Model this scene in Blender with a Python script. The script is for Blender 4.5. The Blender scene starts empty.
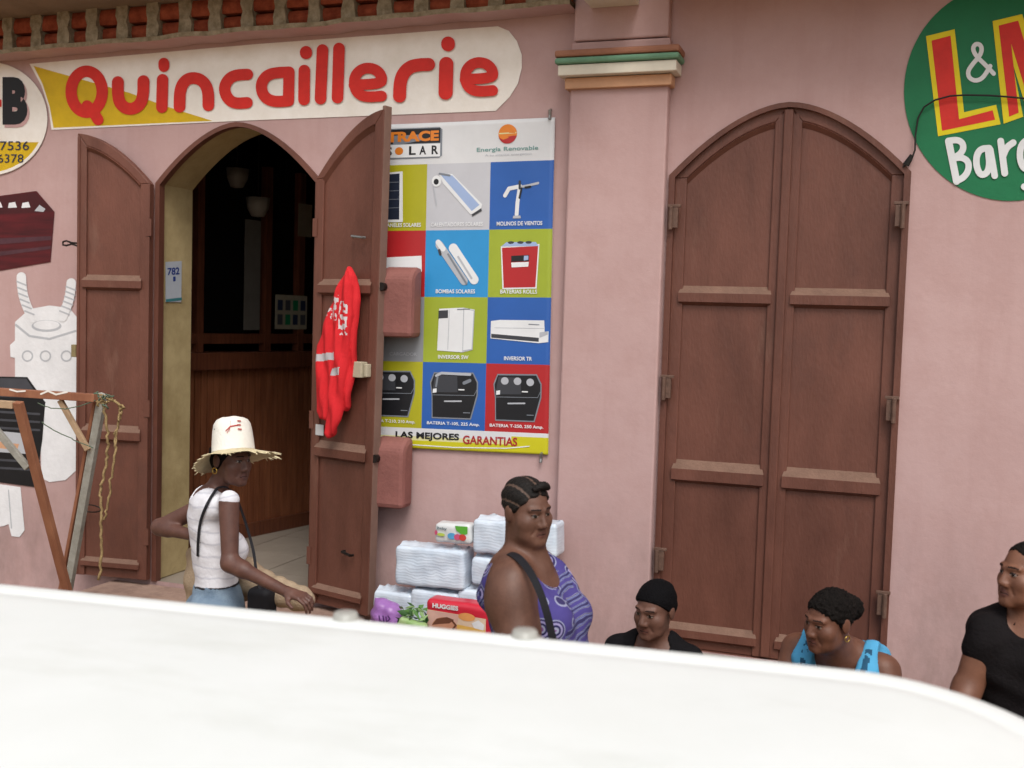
import bpy, bmesh, math, random
import numpy as np
from mathutils import Vector, Matrix, noise
random.seed(7)
R = math.radians
scn = bpy.context.scene
COL = scn.collection

# ------------------------------------------------------------------ camera
FPX = 1080.0; CX, CY = 512.0, 384.0
CAM = np.array([0.0, -5.4, 2.15])
_X = np.array([3112.0, 159.0, -FPX]); _X /= np.linalg.norm(_X)
_g = np.array([-.03, 1.0, (3112 * -.03 + 159) / FPX]); _Z = -_g / np.linalg.norm(_g)
_Y = np.cross(_Z, _X)
MCV = np.array([_X, _Y, _Z])                    # world = MCV @ camera-vector (x right, y down, z forward)
cam_d = bpy.data.cameras.new('camera'); cam = bpy.data.objects.new('camera', cam_d); COL.objects.link(cam)
m4 = Matrix.Identity(4)
for i in range(3):
    m4[i][0] = MCV[i][0]; m4[i][1] = -MCV[i][1]; m4[i][2] = -MCV[i][2]; m4[i][3] = CAM[i]
cam.matrix_world = m4
cam_d.sensor_width = 36.0; cam_d.lens = FPX / 1024 * 36.0
cam_d.clip_start = 0.05; cam_d.clip_end = 2000
cam_d.dof.use_dof = True; cam_d.dof.focus_distance = 5.3; cam_d.dof.aperture_fstop = 2.5
scn.camera = cam

# ------------------------------------------------------------------ light
SUN_EL, SUN_ROT = R(52), R(152)
w = bpy.data.worlds.new("World"); scn.world = w; w.use_nodes = True
nt = w.node_tree; bg = nt.nodes['Background']
sky = nt.nodes.new('ShaderNodeTexSky'); sky.sky_type = 'NISHITA'; sky.sun_disc = False
sky.sun_elevation = SUN_EL; sky.sun_rotation = SUN_ROT; sky.dust_density = 4.0; sky.air_density = 1.2
hs = nt.nodes.new('ShaderNodeHueSaturation'); hs.inputs['Saturation'].default_value = .30
nt.links.new(sky.outputs[0], hs.inputs['Color']); nt.links.new(hs.outputs[0], bg.inputs['Color'])
bg.inputs['Strength'].default_value = .11
sd = bpy.data.lights.new('sun', 'SUN'); sd.energy = 1.0; sd.angle = R(25); sd.color = (1, .97, .92)
so = bpy.data.objects.new('sun', sd); COL.objects.link(so)
_az = R(152)
_ldir = Vector((math.sin(_az) * math.cos(SUN_EL), math.cos(_az) * math.cos(SUN_EL), math.sin(SUN_EL)))   # towards the sun: street side
so.rotation_euler = (-_ldir).to_track_quat('-Z', 'Y').to_euler(); so.location = (0, -8, 12)
vs = scn.view_settings; vs.view_transform = 'Standard'; vs.look = 'None'; vs.gamma = 1; vs.use_curve_mapping = False
vs.exposure = 0.60

# ------------------------------------------------------------------ helpers
def wp(u, v, y=0.0):
    """world point seen at photo position (u, v) on the vertical plane Y = y"""
    r = MCV @ np.array([(u - CX) / FPX, (v - CY) / FPX, 1.0]); t = (y - CAM[1]) / r[1]
    return CAM + t * r
def J(u, v, y): return wp(u, v, y)
def lin(c):
    if isinstance(c, str): c = [int(c[i:i + 2], 16) / 255 for i in (0, 2, 4)]
    return tuple(x / 12.92 if x <= .04045 else ((x + .055) / 1.055) ** 2.4 for x in c[:3])
MATS = {}
def mat(name, col, rough=.7, spec=.4, var=.12, scale=6.0, bump=0.0, bscale=60.0, col2=None, metal=0.0, coat=0.0, stretch=None, sss=0):
    if name in MATS: return MATS[name]
    m = bpy.data.materials.new(name); m.use_nodes = True; t = m.node_tree; b = t.nodes['Principled BSDF']
    c = lin(col) if isinstance(col, str) else col
    c2 = lin(col2) if isinstance(col2, str) else (col2 or tuple(max(0, x * (1 - var * 2)) for x in c))
    b.inputs['Roughness'].default_value = rough; b.inputs['Specular IOR Level'].default_value = spec
    b.inputs['Metallic'].default_value = metal; b.inputs['Coat Weight'].default_value = coat
    tc = t.nodes.new('ShaderNodeTexCoord'); mp = t.nodes.new('ShaderNodeMapping')
    t.links.new(tc.outputs['Object'], mp.inputs[0])
    if stretch: mp.inputs['Scale'].default_value = stretch
    n = t.nodes.new('ShaderNodeTexNoise'); n.inputs['Scale'].default_value = scale; n.inputs['Detail'].default_value = 6; n.inputs['Roughness'].default_value = .65
    t.links.new(mp.outputs[0], n.inputs['Vector'])
    rp = t.nodes.new('ShaderNodeValToRGB'); rp.color_ramp.elements[0].position = .32; rp.color_ramp.elements[1].position = .68
    rp.color_ramp.elements[0].color = (*c2, 1); rp.color_ramp.elements[1].color = (*c, 1)
    t.links.new(n.outputs['Fac'], rp.inputs[0]); t.links.new(rp.outputs[0], b.inputs['Base Color'])
    if bump:
        n2 = t.nodes.new('ShaderNodeTexNoise'); n2.inputs['Scale'].default_value = bscale; n2.inputs['Detail'].default_value = 4
        t.links.new(mp.outputs[0], n2.inputs['Vector'])
        bp = t.nodes.new('ShaderNodeBump'); bp.inputs['Strength'].default_value = bump; bp.inputs['Distance'].default_value = .01
        t.links.new(n2.outputs['Fac'], bp.inputs['Height']); t.links.new(bp.outputs[0], b.inputs['Normal'])
    MATS[name] = m
    return m
def wl(o):
    v = Vector((0, 0, 0))
    while o is not None: v += o.location; o = o.parent
    return v
def tag(o, label=None, cat=None, group=None, kind=None):
    if label: o['label'] = label
    if cat: o['category'] = cat
    if group: o['group'] = group
    if kind: o['kind'] = kind
    return o
def thing(name, label, cat, loc=(0, 0, 0), group=None):
    o = bpy.data.objects.new(name, None); COL.objects.link(o); o.location = loc; o.empty_display_size = .1
    return tag(o, label, cat, group)
def obj(name, verts, faces, mats, parent=None, idx=None, smooth=False, bevel=0):
    """one mesh object from world-space vertices"""
    if not isinstance(mats, (list, tuple)): mats = [mats]
    V = np.asarray([tuple(v) for v in verts], float) if not isinstance(verts, np.ndarray) else verts.astype(float)
    if parent is None:
        loc = Vector(((V[:, 0].min() + V[:, 0].max()) / 2, (V[:, 1].min() + V[:, 1].max()) / 2, V[:, 2].min())); off = loc
    else: loc = Vector((0, 0, 0)); off = wl(parent)
    me = bpy.data.meshes.new(name)
    me.from_pydata((V - np.array(off)).tolist(), [], [list(map(int, f)) for f in faces])
    for m in mats: me.materials.append(m)
    if idx is not None: me.polygons.foreach_set('material_index', np.asarray(idx, dtype=np.int32))
    if smooth: me.polygons.foreach_set('use_smooth', [True] * len(me.polygons))
    me.update()
    bm = bmesh.new(); bm.from_mesh(me)
    bmesh.ops.recalc_face_normals(bm, faces=bm.faces); bm.to_mesh(me); bm.free()
    o = bpy.data.objects.new(name, me); COL.objects.link(o); o.location = loc
    if parent is not None: o.parent = parent
    if bevel:
        md = o.modifiers.new('edge', 'BEVEL'); md.width = bevel; md.segments = 2; md.limit_method = 'ANGLE'; md.angle_limit = R(40)
    return o
class MB:
    """collects shapes for ONE mesh"""
    def __init__(s): s.v = []; s.f = []; s.i = []
    def add(s, v, f, mi=0):
        b = len(s.v); s.v += [tuple(map(float, q)) for q in v]; s.f += [[b + k for k in q] for q in f]; s.i += [mi] * len(f); return s
    def box(s, lo, hi, mi=0, M=None):
        x0, y0, z0 = lo; x1, y1, z1 = hi
        v = [(x0, y0, z0), (x1, y0, z0), (x1, y1, z0), (x0, y1, z0), (x0, y0, z1), (x1, y0, z1), (x1, y1, z1), (x0, y1, z1)]
        if M is not None: v = [tuple(M(q)) for q in v]
        return s.add(v, [(0, 1, 2, 3), (4, 5, 6, 7), (0, 1, 5, 4), (1, 2, 6, 5), (2, 3, 7, 6), (3, 0, 4, 7)], mi)
    def bar(s, a, b, wd, dp, mi=0, up=(0, 1, 0)):
        a = Vector(a); b = Vector(b); d = (b - a).normalized(); u = Vector(up); x = d.cross(u).normalized(); y = x.cross(d).normalized()
        v = []
        for p in (a, b):
            for sx, sy in ((-1, -1), (1, -1), (1, 1), (-1, 1)): v.append(p + x * sx * wd / 2 + y * sy * dp / 2)
        return s.add(v, [(0, 1, 2, 3), (4, 5, 6, 7), (0, 1, 5, 4), (1, 2, 6, 5), (2, 3, 7, 6), (3, 0, 4, 7)], mi)
    def tube(s, pts, r, n=8, mi=0):
        pts = [Vector(p) for p in pts]; rs = r if isinstance(r, (list, tuple)) else [r] * len(pts)
        rings = []; ref = Vector((.3, .9, .2))
        for k, p in enumerate(pts):
            d = (pts[min(k + 1, len(pts) - 1)] - pts[max(k - 1, 0)]).normalized()
            x = d.cross(ref).normalized(); y = d.cross(x)
            rings.append([p + (x * math.cos(2 * math.pi * j / n) + y * math.sin(2 * math.pi * j / n)) * rs[k] for j in range(n)])
        v = [q for rg in rings for q in rg]; f = []
        for k in range(len(pts) - 1):
            for j in range(n): f.append((k * n + j, k * n + (j + 1) % n, (k + 1) * n + (j + 1) % n, (k + 1) * n + j))
        f.append(list(range(n))); f.append([(len(pts) - 1) * n + j for j in range(n)])
        return s.add(v, f, mi)
    def lathe(s, prof, M, n=32, mi=0):
        v = []; f = []
        for (r, z) in prof:
            for j in range(n): a = 2 * math.pi * j / n; v.append(M((r * math.cos(a), r * math.sin(a), z)))
        for k in range(len(prof) - 1):
            for j in range(n): f.append((k * n + j, k * n + (j + 1) % n, (k + 1) * n + (j + 1) % n, (k + 1) * n + j))
        f.append(list(range(n))); f.append([(len(prof) - 1) * n + j for j in range(n)])
        return s.add(v, f, mi)
    def prism(s, outline, M, d0, d1, mi=0):
        """outline (a, b) extruded from depth d0 to d1 with M((a, d, b))"""
        n = len(outline); v = [M((a, d0, b)) for a, b in outline] + [M((a, d1, b)) for a, b in outline]
        f = [list(range(n)), list(range(n, 2 * n))] + [(k, (k + 1) % n, n + (k + 1) % n, n + k) for k in range(n)]
        return s.add(v, f, mi)
    def build(s, name, mats, parent=None, smooth=False, bevel=0): return obj(name, s.v, s.f, mats, parent, s.i, smooth, bevel)
ID = lambda p: p
def densify(poly, step):
    out = []
    for k in range(len(poly)):
        a = np.array(poly[k], float); b = np.array(poly[(k + 1) % len(poly)], float); n = max(1, int(np.linalg.norm(b - a) / step))
        for j in range(n): out.append(tuple(a + (b - a) * j / n))
    return out
def stroke2d(pts, wd, n=14):
    """round-capped thick line as quads + caps in 2D: returns verts, faces"""
    P = [np.array(p, float) for p in pts]; r = wd / 2; L = []; Rr = []
    for k in range(len(P)):
        d = P[min(k + 1, len(P) - 1)] - P[max(k - 1, 0)]; d /= np.linalg.norm(d) + 1e-9; nrm = np.array([-d[1], d[0]])
        L.append(P[k] + nrm * r); Rr.append(P[k] - nrm * r)
    v = L + Rr; m = len(P); f = [(k, k + 1, m + k + 1, m + k) for k in range(m - 1)]
    for e, (c, q) in enumerate(((P[0], P[1]), (P[-1], P[-2]))):
        d = (c - q); d /= np.linalg.norm(d); a0 = math.atan2(d[1], d[0]) - math.pi / 2
        b = len(v); v += [c + r * np.array([math.cos(a0 + math.pi * j / n), math.sin(a0 + math.pi * j / n)]) for j in range(n + 1)]
        f.append(list(range(b, b + n + 1)))
    return v, f
def arc(cx, cy, rx, ry, a0, a1, n=18):
    return [(cx + rx * math.cos(R(a0 + (a1 - a0) * k / n)), cy + ry * math.sin(R(a0 + (a1 - a0) * k / n))) for k in range(n + 1)]
def soften(pts, it=2):
    """round the corners of a brush stroke"""
    P = [np.array(p, float) for p in pts]
    if len(P) < 3: return P
    for _ in range(it):
        Q = [P[0]]
        for a, b in zip(P[:-1], P[1:]): Q += [a * .75 + b * .25, a * .25 + b * .75]
        Q.append(P[-1]); P = Q
    return P
class Paint:
    """flat paint laid on a surface: map (a, b, lift) -> world"""
    def __init__(s, M): s.M = M; s.mb = MB(); s.h = 0
    def poly(s, pts, mi=0, lift=0.0):
        s.h += .00012; s.mb.add([s.M(a, b, lift + s.h) for a, b in pts], [list(range(len(pts)))], mi); return s
    def stroke(s, pts, wd, mi=0, lift=0.0):
        P = [np.array(p, float) for p in pts]; r = wd / 2; e = 0
        for k in range(len(P)):
            s.mb.add([s.M(P[k][0] + r * math.cos(a), P[k][1] + r * math.sin(a), lift + s.h + .00012 + e) for a in np.arange(24) * math.pi / 12], [list(range(24))], mi); e += 6e-6
            if k + 1 < len(P):
                d = P[k + 1] - P[k]; d /= np.linalg.norm(d) + 1e-9; n = np.array([-d[1], d[0]]) * r
                s.mb.add([s.M(q[0], q[1], lift + s.h + .00012 + e) for q in (P[k] + n, P[k + 1] + n, P[k + 1] - n, P[k] - n)], [(0, 1, 2, 3)], mi); e += 6e-6
        s.h += .00012 + e; return s
    def text(s, body, rect, mi=0, lift=0.0, bold=0.0, shear=0.0):
        s.h += .00012; (a0, b0, a1, b1) = rect
        v, f = text2d(body, bold, shear)
        s.mb.add([s.M(a0 + (a1 - a0) * x, b1 + (b0 - b1) * y, lift + s.h) for x, y in v], f, mi); return s
    def build(s, name, mats, parent): return s.mb.build(name, mats, parent)
_tc = {}
def text2d(body, bold=0.0, shear=0.0):
    k = (body, bold, shear)
    if k in _tc: return _tc[k]
    c = bpy.data.curves.new('lettering', 'FONT'); c.body = body; c.offset = bold; c.shear = shear; c.resolution_u = 4
    o = bpy.data.objects.new('lettering', c); COL.objects.link(o)
    me = bpy.data.meshes.new_from_object(o.evaluated_get(bpy.context.evaluated_depsgraph_get()))
    V = np.array([(q.co.x, q.co.y) for q in me.vertices]); F = [list(p.vertices) for p in me.polygons]
    bpy.data.objects.remove(o); bpy.data.curves.remove(c); bpy.data.meshes.remove(me)
    lo = V.min(0); hi = V.max(0); V = (V - lo) / (hi - lo)
    _tc[k] = (V, F); return V, F
def W0(off): return lambda u, v, h: wp(u, v) + np.array([0, -off - h, 0])     # paint on the street face of the wall
# ------------------------------------------------------------------ implicit surfaces for bodies, clothes and bags
class SDF:
    def __init__(s): s.p = []; s.post = []
    def cap(s, a, b, ra, rb=None, k=.03, op='u'): s.p.append(('c', np.array(a, float), np.array(b, float), ra, ra if rb is None else rb, k, op)); return s
    def ell(s, c, r, Rm=None, k=.03, op='u'): s.p.append(('e', np.array(c, float), np.array(r, float), np.eye(3) if Rm is None else Rm, None, k, op)); return s
    def rbox(s, c, h, rad, Rm=None, k=.01, op='u'): s.p.append(('b', np.array(c, float), np.array(h, float), np.eye(3) if Rm is None else Rm, rad, k, op)); return s
    def cut(s, pt, n): s.post.append(('p', np.array(pt, float), np.array(n, float) / np.linalg.norm(n))); return s
    def carve(s, a, b, ra, rb=None): s.post.append(('c', np.array(a, float), np.array(b, float), ra, ra if rb is None else rb)); return s
    def fn(s, f): s.post.append(('f', f)); return s
    def bounds(s):
        lo = np.full(3, 1e9); hi = -lo
        for q in s.p:
            if q[6] == 's': continue
            if q[0] == 'c': m = max(q[3], q[4]); pts = [q[1] - m, q[1] + m, q[2] - m, q[2] + m]
            else:
                m = np.abs(q[3]) @ q[2] if q[0] == 'e' else np.abs(q[3]) @ (q[2]); pts = [q[1] - m, q[1] + m]
            for z in pts: lo = np.minimum(lo, z); hi = np.maximum(hi, z)
        return lo, hi
    @staticmethod
    def d_cap(X, Y, Z, a, b, ra, rb):
        d = b - a; L = d @ d + 1e-12; px, py, pz = X - a[0], Y - a[1], Z - a[2]
        t = np.clip((px * d[0] + py * d[1] + pz * d[2]) / L, 0, 1)
        return np.sqrt((px - t * d[0]) ** 2 + (py - t * d[1]) ** 2 + (pz - t * d[2]) ** 2) - (ra + (rb - ra) * t)
    def mesh(s, h=.008, fine=()):
        lo, hi = s.bounds(); lo -= .03; hi += .03; ax = []
        for i in range(3):
            c = [lo[i]]
            while c[-1] < hi[i]:
                st = h
                for (flo, fhi, fh) in fine:
                    if flo[i] <= c[-1] < fhi[i]: st = min(st, fh)
                c.append(c[-1] + st)
            ax.append(np.array(c))
        xs, ys, zs = ax; F = np.full((len(xs), len(ys), len(zs)), .3, dtype=np.float32)
        for q in s.p:
            k = q[5]
            if q[0] == 'c': m = max(q[3], q[4]); a = np.minimum(q[1], q[2]) - m; b = np.maximum(q[1], q[2]) + m
            else: m = np.abs(q[3]) @ q[2]; a = q[1] - m; b = q[1] + m
            a = a - k - .03; b = b + k + .03
            sl = tuple(slice(max(0, np.searchsorted(ax[i], a[i]) - 1), np.searchsorted(ax[i], b[i]) + 1) for i in range(3))
            X = xs[sl[0]][:, None, None]; Y = ys[sl[1]][None, :, None]; Z = zs[sl[2]][None, None, :]
            if q[0] == 'c': d = s.d_cap(X, Y, Z, q[1], q[2], q[3], q[4])
            else:
                px, py, pz = X - q[1][0], Y - q[1][1], Z - q[1][2]; M = q[3]
                l = [px * M[0, i] + py * M[1, i] + pz * M[2, i] for i in range(3)]
                if q[0] == 'e':
                    r = q[2]; k0 = np.sqrt(sum((l[i] / r[i]) ** 2 for i in range(3))); k1 = np.sqrt(sum((l[i] / r[i] ** 2) ** 2 for i in range(3))) + 1e-9
                    d = k0 * (k0 - 1) / k1
                else:
                    hb = q[2] - q[4]; e = [np.abs(l[i]) - hb[i] for i in range(3)]
                    d = np.sqrt(sum(np.maximum(e[i], 0) ** 2 for i in range(3))) + np.minimum(np.maximum(np.maximum(e[0], e[1]), e[2]), 0) - q[4]
            f = F[sl]
            if q[6] == 'u': hh = np.clip(.5 + .5 * (f - d) / k, 0, 1); F[sl] = f + (d - f) * hh - k * hh * (1 - hh)
            else: hh = np.clip(.5 - .5 * (f + d) / k, 0, 1); F[sl] = f + (-d - f) * hh + k * hh * (1 - hh)
        X = xs[:, None, None]; Y = ys[None, :, None]; Z = zs[None, None, :]
        for q in s.post:
            if q[0] == 'p': F = np.maximum(F, (X - q[1][0]) * q[2][0] + (Y - q[1][1]) * q[2][1] + (Z - q[1][2]) * q[2][2])
            elif q[0] == 'c': F = np.maximum(F, -s.d_cap(X, Y, Z, *q[1:]))
            else: F = q[1](F, X, Y, Z)
        F[0] = F[-1] = .1; F[:, 0] = F[:, -1] = .1; F[:, :, 0] = F[:, :, -1] = .1
        return nets(F, xs, ys, zs)
def nets(F, xs, ys, zs):
    I = F < 0; n = np.array(F.shape) - 1
    S = [slice(0, -1), slice(1, None)]
    acc = np.zeros((3,) + tuple(n), np.float32); cnt = np.zeros(tuple(n), np.int16)
    co = [np.broadcast_to(c, F.shape) for c in (xs[:, None, None], ys[None, :, None], zs[None, None, :])]
    anyc = np.zeros(tuple(n), bool); allc = np.ones(tuple(n), bool)
    for a in (0, 1):
        for b in (0, 1):
            for c in (0, 1): q = I[S[a], S[b], S[c]]; anyc |= q; allc &= q
    act = np.argwhere(anyc & ~allc); vid = np.full(tuple(n), -1, np.int64); vid[tuple(act.T)] = np.arange(len(act))
    P = np.zeros((len(act), 3)); K = np.zeros(len(act)); A = [xs, ys, zs]
    for d in range(3):
        for u in (0, 1):
            for v in (0, 1):
                o0 = np.zeros(3, int); e = [i for i in range(3) if i != d]; o0[e[0]] = u; o0[e[1]] = v; o1 = o0.copy(); o1[d] = 1
                p0 = act + o0; p1 = act + o1; f0 = F[tuple(p0.T)]; f1 = F[tuple(p1.T)]; ms = (f0 < 0) != (f1 < 0)
                t = np.where(ms, f0 / np.where(ms, f0 - f1, 1), 0)
                c0 = np.stack([A[i][p0[:, i]] for i in range(3)], 1); c1 = np.stack([A[i][p1[:, i]] for i in range(3)], 1)
                P += np.where(ms[:, None], c0 + (c1 - c0) * t[:, None], 0); K += ms
    P /= np.maximum(K, 1)[:, None]
    Q = []
    for d in range(3):
        e = [i for i in range(3) if i != d]
        a = [slice(None)] * 3; b = [slice(None)] * 3; a[d] = slice(0, -1); b[d] = slice(1, None)
        ch = np.argwhere(I[tuple(a)] != I[tuple(b)])
        ch = ch[(ch[:, e[0]] > 0) & (ch[:, e[1]] > 0) & (ch[:, e[0]] < n[e[0]]) & (ch[:, e[1]] < n[e[1]])]
        q = []
        for (du, dv) in ((-1, -1), (0, -1), (0, 0), (-1, 0)):
            z = ch.copy(); z[:, e[0]] += du; z[:, e[1]] += dv; q.append(vid[tuple(z.T)])
        Q.append(np.stack(q, 1))
    return P, np.concatenate(Q)
def smooth_mesh(V, F, it=1):
    for _ in range(it):
        s = np.zeros_like(V); c = np.zeros(len(V))
        for k in range(4):
            a = F[:, k]; b = F[:, (k + 1) % 4]
            np.add.at(s, a, V[b]); np.add.at(c, a, 1); np.add.at(s, b, V[a]); np.add.at(c, b, 1)
        V = V * .5 + .5 * s / np.maximum(c, 1)[:, None]
    return V
def sdf_obj(S, name, mats, parent=None, h=.008, fine=(), pick=None, it=1):
    V, F = S.mesh(h, fine); V = smooth_mesh(V, F, it)
    idx = None
    if pick is not None: idx = pick(V[F].mean(1))
    return obj(name, V, F, mats, parent, idx, smooth=True)

# ------------------------------------------------------------------ materials
def wall_material():
    m = bpy.data.materials.new('pink_plaster'); m.use_nodes = True; t = m.node_tree; b = t.nodes['Principled BSDF']
    b.inputs['Roughness'].default_value = .75; b.inputs['Specular IOR Level'].default_value = .25
    tc = t.nodes.new('ShaderNodeTexCoord')
    def nz(sc, det, st=None, rough=.6):
        n = t.nodes.new('ShaderNodeTexNoise'); n.inputs['Scale'].default_value = sc; n.inputs['Detail'].default_value = det; n.inputs['Roughness'].default_value = rough
        mp = t.nodes.new('ShaderNodeMapping'); t.links.new(tc.outputs['Object'], mp.inputs[0])
        if st: mp.inputs['Scale'].default_value = st
        t.links.new(mp.outputs[0], n.inputs['Vector']); return n
    def ramp(n, p0, c0, p1, c1):
        r = t.nodes.new('ShaderNodeValToRGB'); r.color_ramp.elements[0].position = p0; r.color_ramp.elements[1].position = p1
        r.color_ramp.elements[0].color = (*c0, 1); r.color_ramp.elements[1].color = (*c1, 1); t.links.new(n.outputs['Fac'], r.inputs[0]); return r
    def mix(a, c, fac, mode='MIX'):
        x = t.nodes.new('ShaderNodeMixRGB'); x.blend_type = mode
        if isinstance(fac, float): x.inputs[0].default_value = fac
        else: t.links.new(fac, x.inputs[0])
        t.links.new(a, x.inputs[1])
        if isinstance(c, tuple): x.inputs[2].default_value = (*c, 1)
        else: t.links.new(c, x.inputs[2])
        return x
    base = ramp(nz(1.3, 5), .3, lin('b29390'), .7, lin('bc9e9b'))
    blot = ramp(nz(5, 6, None, .7), .45, (0, 0, 0), .78, (.55, .55, .55))
    a = mix(base.outputs[0], lin('ac8a85'), blot.outputs[0])
    strk = ramp(nz(2.2, 4, (5, 1, .5), .6), .52, (0, 0, 0), .8, (.28, .28, .28))
    a = mix(a.outputs[0], lin('a27f7a'), strk.outputs[0])
    spk = ramp(nz(38, 3), .72, (0, 0, 0), .80, (.3, .3, .3))
    a = mix(a.outputs[0], lin('93736e'), spk.outputs[0])
    # grime splashed up from the pavement
    sp = t.nodes.new('ShaderNodeSeparateXYZ'); t.links.new(tc.outputs['Object'], sp.inputs[0])
    mr = t.nodes.new('ShaderNodeMapRange'); mr.inputs[1].default_value = 1.35; mr.inputs[2].default_value = .45; mr.inputs[3].default_value = 0; mr.inputs[4].default_value = .75
    t.links.new(sp.outputs['Z'], mr.inputs[0])
    gn = ramp(nz(3.2, 6, (1.4, 1, .6), .7), .38, (0, 0, 0), .7, (1, 1, 1))
    ml = t.nodes.new('ShaderNodeMath'); ml.operation = 'MULTIPLY'; t.links.new(mr.outputs[0], ml.inputs[0]); t.links.new(gn.outputs[0], ml.inputs[1])
    a = mix(a.outputs[0], lin('85706c'), ml.outputs[0])
    t.links.new(a.outputs[0], b.inputs['Base Color'])
    bn = nz(26, 6, None, .65); bp = t.nodes.new('ShaderNodeBump'); bp.inputs['Strength'].default_value = .18; bp.inputs['Distance'].default_value = .010
    t.links.new(bn.outputs['Fac'], bp.inputs['Height']); t.links.new(bp.outputs[0], b.inputs['Normal'])
    return m
WALL = wall_material()
DOOR = mat('brown_door_paint', '704639', .5, .4, .1, 3.2, .25, 90, col2='553227', stretch=(1, 1, .35))
def scuff(m, col, lo, hi, amt, sc, st):
    t = m.node_tree; b = t.nodes['Principled BSDF']; src = b.inputs['Base Color'].links[0].from_socket; tc = t.nodes['Texture Coordinate']
    mp = t.nodes.new('ShaderNodeMapping'); mp.inputs['Scale'].default_value = st; t.links.new(tc.outputs['Object'], mp.inputs[0])
    n = t.nodes.new('ShaderNodeTexNoise'); n.inputs['Scale'].default_value = sc; n.inputs['Detail'].default_value = 7; n.inputs['Roughness'].default_value = .7; t.links.new(mp.outputs[0], n.inputs['Vector'])
    r = t.nodes.new('ShaderNodeValToRGB'); r.color_ramp.elements[0].position = lo; r.color_ramp.elements[0].color = (0, 0, 0, 1); r.color_ramp.elements[1].position = hi; r.color_ramp.elements[1].color = (amt, amt, amt, 1); t.links.new(n.outputs['Fac'], r.inputs[0])
    x = t.nodes.new('ShaderNodeMixRGB'); t.links.new(r.outputs[0], x.inputs[0]); t.links.new(src, x.inputs[1]); x.inputs[2].default_value = (*lin(col), 1); t.links.new(x.outputs[0], b.inputs['Base Color'])
scuff(DOOR, '8a6a5a', .58, .76, .40, 3.0, (1.6, 1, .35)); scuff(DOOR, '4a302a', .55, .72, .5, 2.2, (1, 1, .6)); scuff(DOOR, 'b3a193', .735, .76, .8, 26, (1, 1, .6))
DOORDUST = mat('dusty_door_ledge', '7e6254', .85, .2, .12, 14, .3, 80)
JAMB = mat('cream_jamb_paint', 'bda97e', .7, .3, .1, 4, .3, 40, col2='9f8b62')
WHITEP = mat('white_sign_paint', 'ede8e1', .6, .3, .05, 7, .15, 40, col2='e2dbd1')
REDP = mat('red_sign_paint', 'd42a20', .55, .35, .08, 14, .1, 40)
YELP = mat('yellow_sign_paint', 'd2ae1c', .6, .3, .08, 9, .1, 40)
GREENP = mat('green_sign_paint', '0f7146', .55, .35, .08, 6, .1, 40)
YELB = mat('bright_yellow_paint', 'e2cf10', .55, .35, .06, 9)
BLACKP = mat('black_sign_paint', '15161a', .5, .4, .1, 9)
NAVYP = mat('navy_sign_paint', '26304a', .6, .3, .1, 9)
CONC = mat('weathered_concrete', 'a0968a', .9, .15, .15, 7, .6, 30, col2='7d7368')
MORTAR = mat('rough_mortar', '9a8c76', .95, .1, .15, 22, .9, 45, col2='71644f')
TILE = mat('red_clay_tile', '984c33', .85, .2, .15, 14, .5, 40, col2='6d2d1b')
SOFFIT = mat('grey_brown_soffit', '8c7a68', .9, .15, .12, 3, .5, 25, col2='76655522'[:6])
CREAMW = mat('cream_white_trim', 'dad3c2', .7, .3, .06, 8, .2, 40)
GREENT = mat('green_trim', '6b9478', .65, .3, .1, 9, .2, 40)
ORANGET = mat('orange_trim', 'c99a78', .65, .3, .08, 9, .2, 40)
BROWNT = mat('brown_trim', '9a6a53', .7, .3, .1, 9, .2, 40)
IRON = mat('dark_iron', '2c2522', .5, .5, .2, 20, metal=.6)
RUST = mat('painted_iron_hinge', '6b5043', .6, .4, .2, 30, .3, 60)
WOODD = mat('varnished_dark_wood', '70402b', .45, .4, .2, 9, .2, 30, col2='4d291b', stretch=(6, 6, .6))
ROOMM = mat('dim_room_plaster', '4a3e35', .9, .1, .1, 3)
FLOORT = mat('grey_floor_tile', '958a7e', .5, .4, .1, 5, .1, 20)
PAPER = mat('white_paper', 'c9c9c8', .8, .2, .04, 10)
STRAWC = mat('white_cloth_hat', 'e8e4da', .85, .2, .05, 12, .3, 90)
STRAW = mat('straw_brim', 'd9cba6', .9, .15, .1, 40, .4, 120)
DENIM = mat('washed_denim', '8496a6', .9, .15, .15, 18, .4, 160, col2='66798c')
TAN = mat('tan_sackcloth', 'b09b82', .95, .1, .1, 12, .5, 120)
CARW = mat('white_car_paint', 'e4e8e6', .5, .4, .015, 3, .03, 60, col2='dfe3e0')
GLASSD = mat('dark_car_glass', '10140f', .08, .6, .05, 3)
RUBBER = mat('black_rubber', '161616', .85, .2, .1, 10, .3, 60)
STEEL = mat('grey_steel', '9a9a98', .35, .5, .08, 9, metal=.8)

# =================================================================== THE SETTING
mb = MB()
xs_ = [-200, -60, -20, -12, -8, -6, -4, -2, 0, 2, 4, 8, 20, 60, 200]; ys_ = [-200, -60, -20, -10, -6, -4, -2, -1.2, 0, 8, 60, 200]
gv = [(x, y, 0) for x in xs_ for y in ys_]; ny = len(ys_)
obj('street', gv, [(i * ny + j, (i + 1) * ny + j, (i + 1) * ny + j + 1, i * ny + j + 1) for i in range(len(xs_) - 1) for j in range(ny - 1)],
    mat('dusty_street', 'ad8f6c', .95, .1, .2, 2.5, .6, 30, col2='937755'))['kind'] = 'structure'
mb = MB().box((-14, -1.25, -.05), (9, -.004, .14)); o = mb.build('pavement', CONC, bevel=.015); o['kind'] = 'structure'
mb = MB().box((-1.9, -.95, .13), (3.5, -.006, .24)); o = mb.build('low_step', CONC, bevel=.012); o['kind'] = 'structure'

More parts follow.
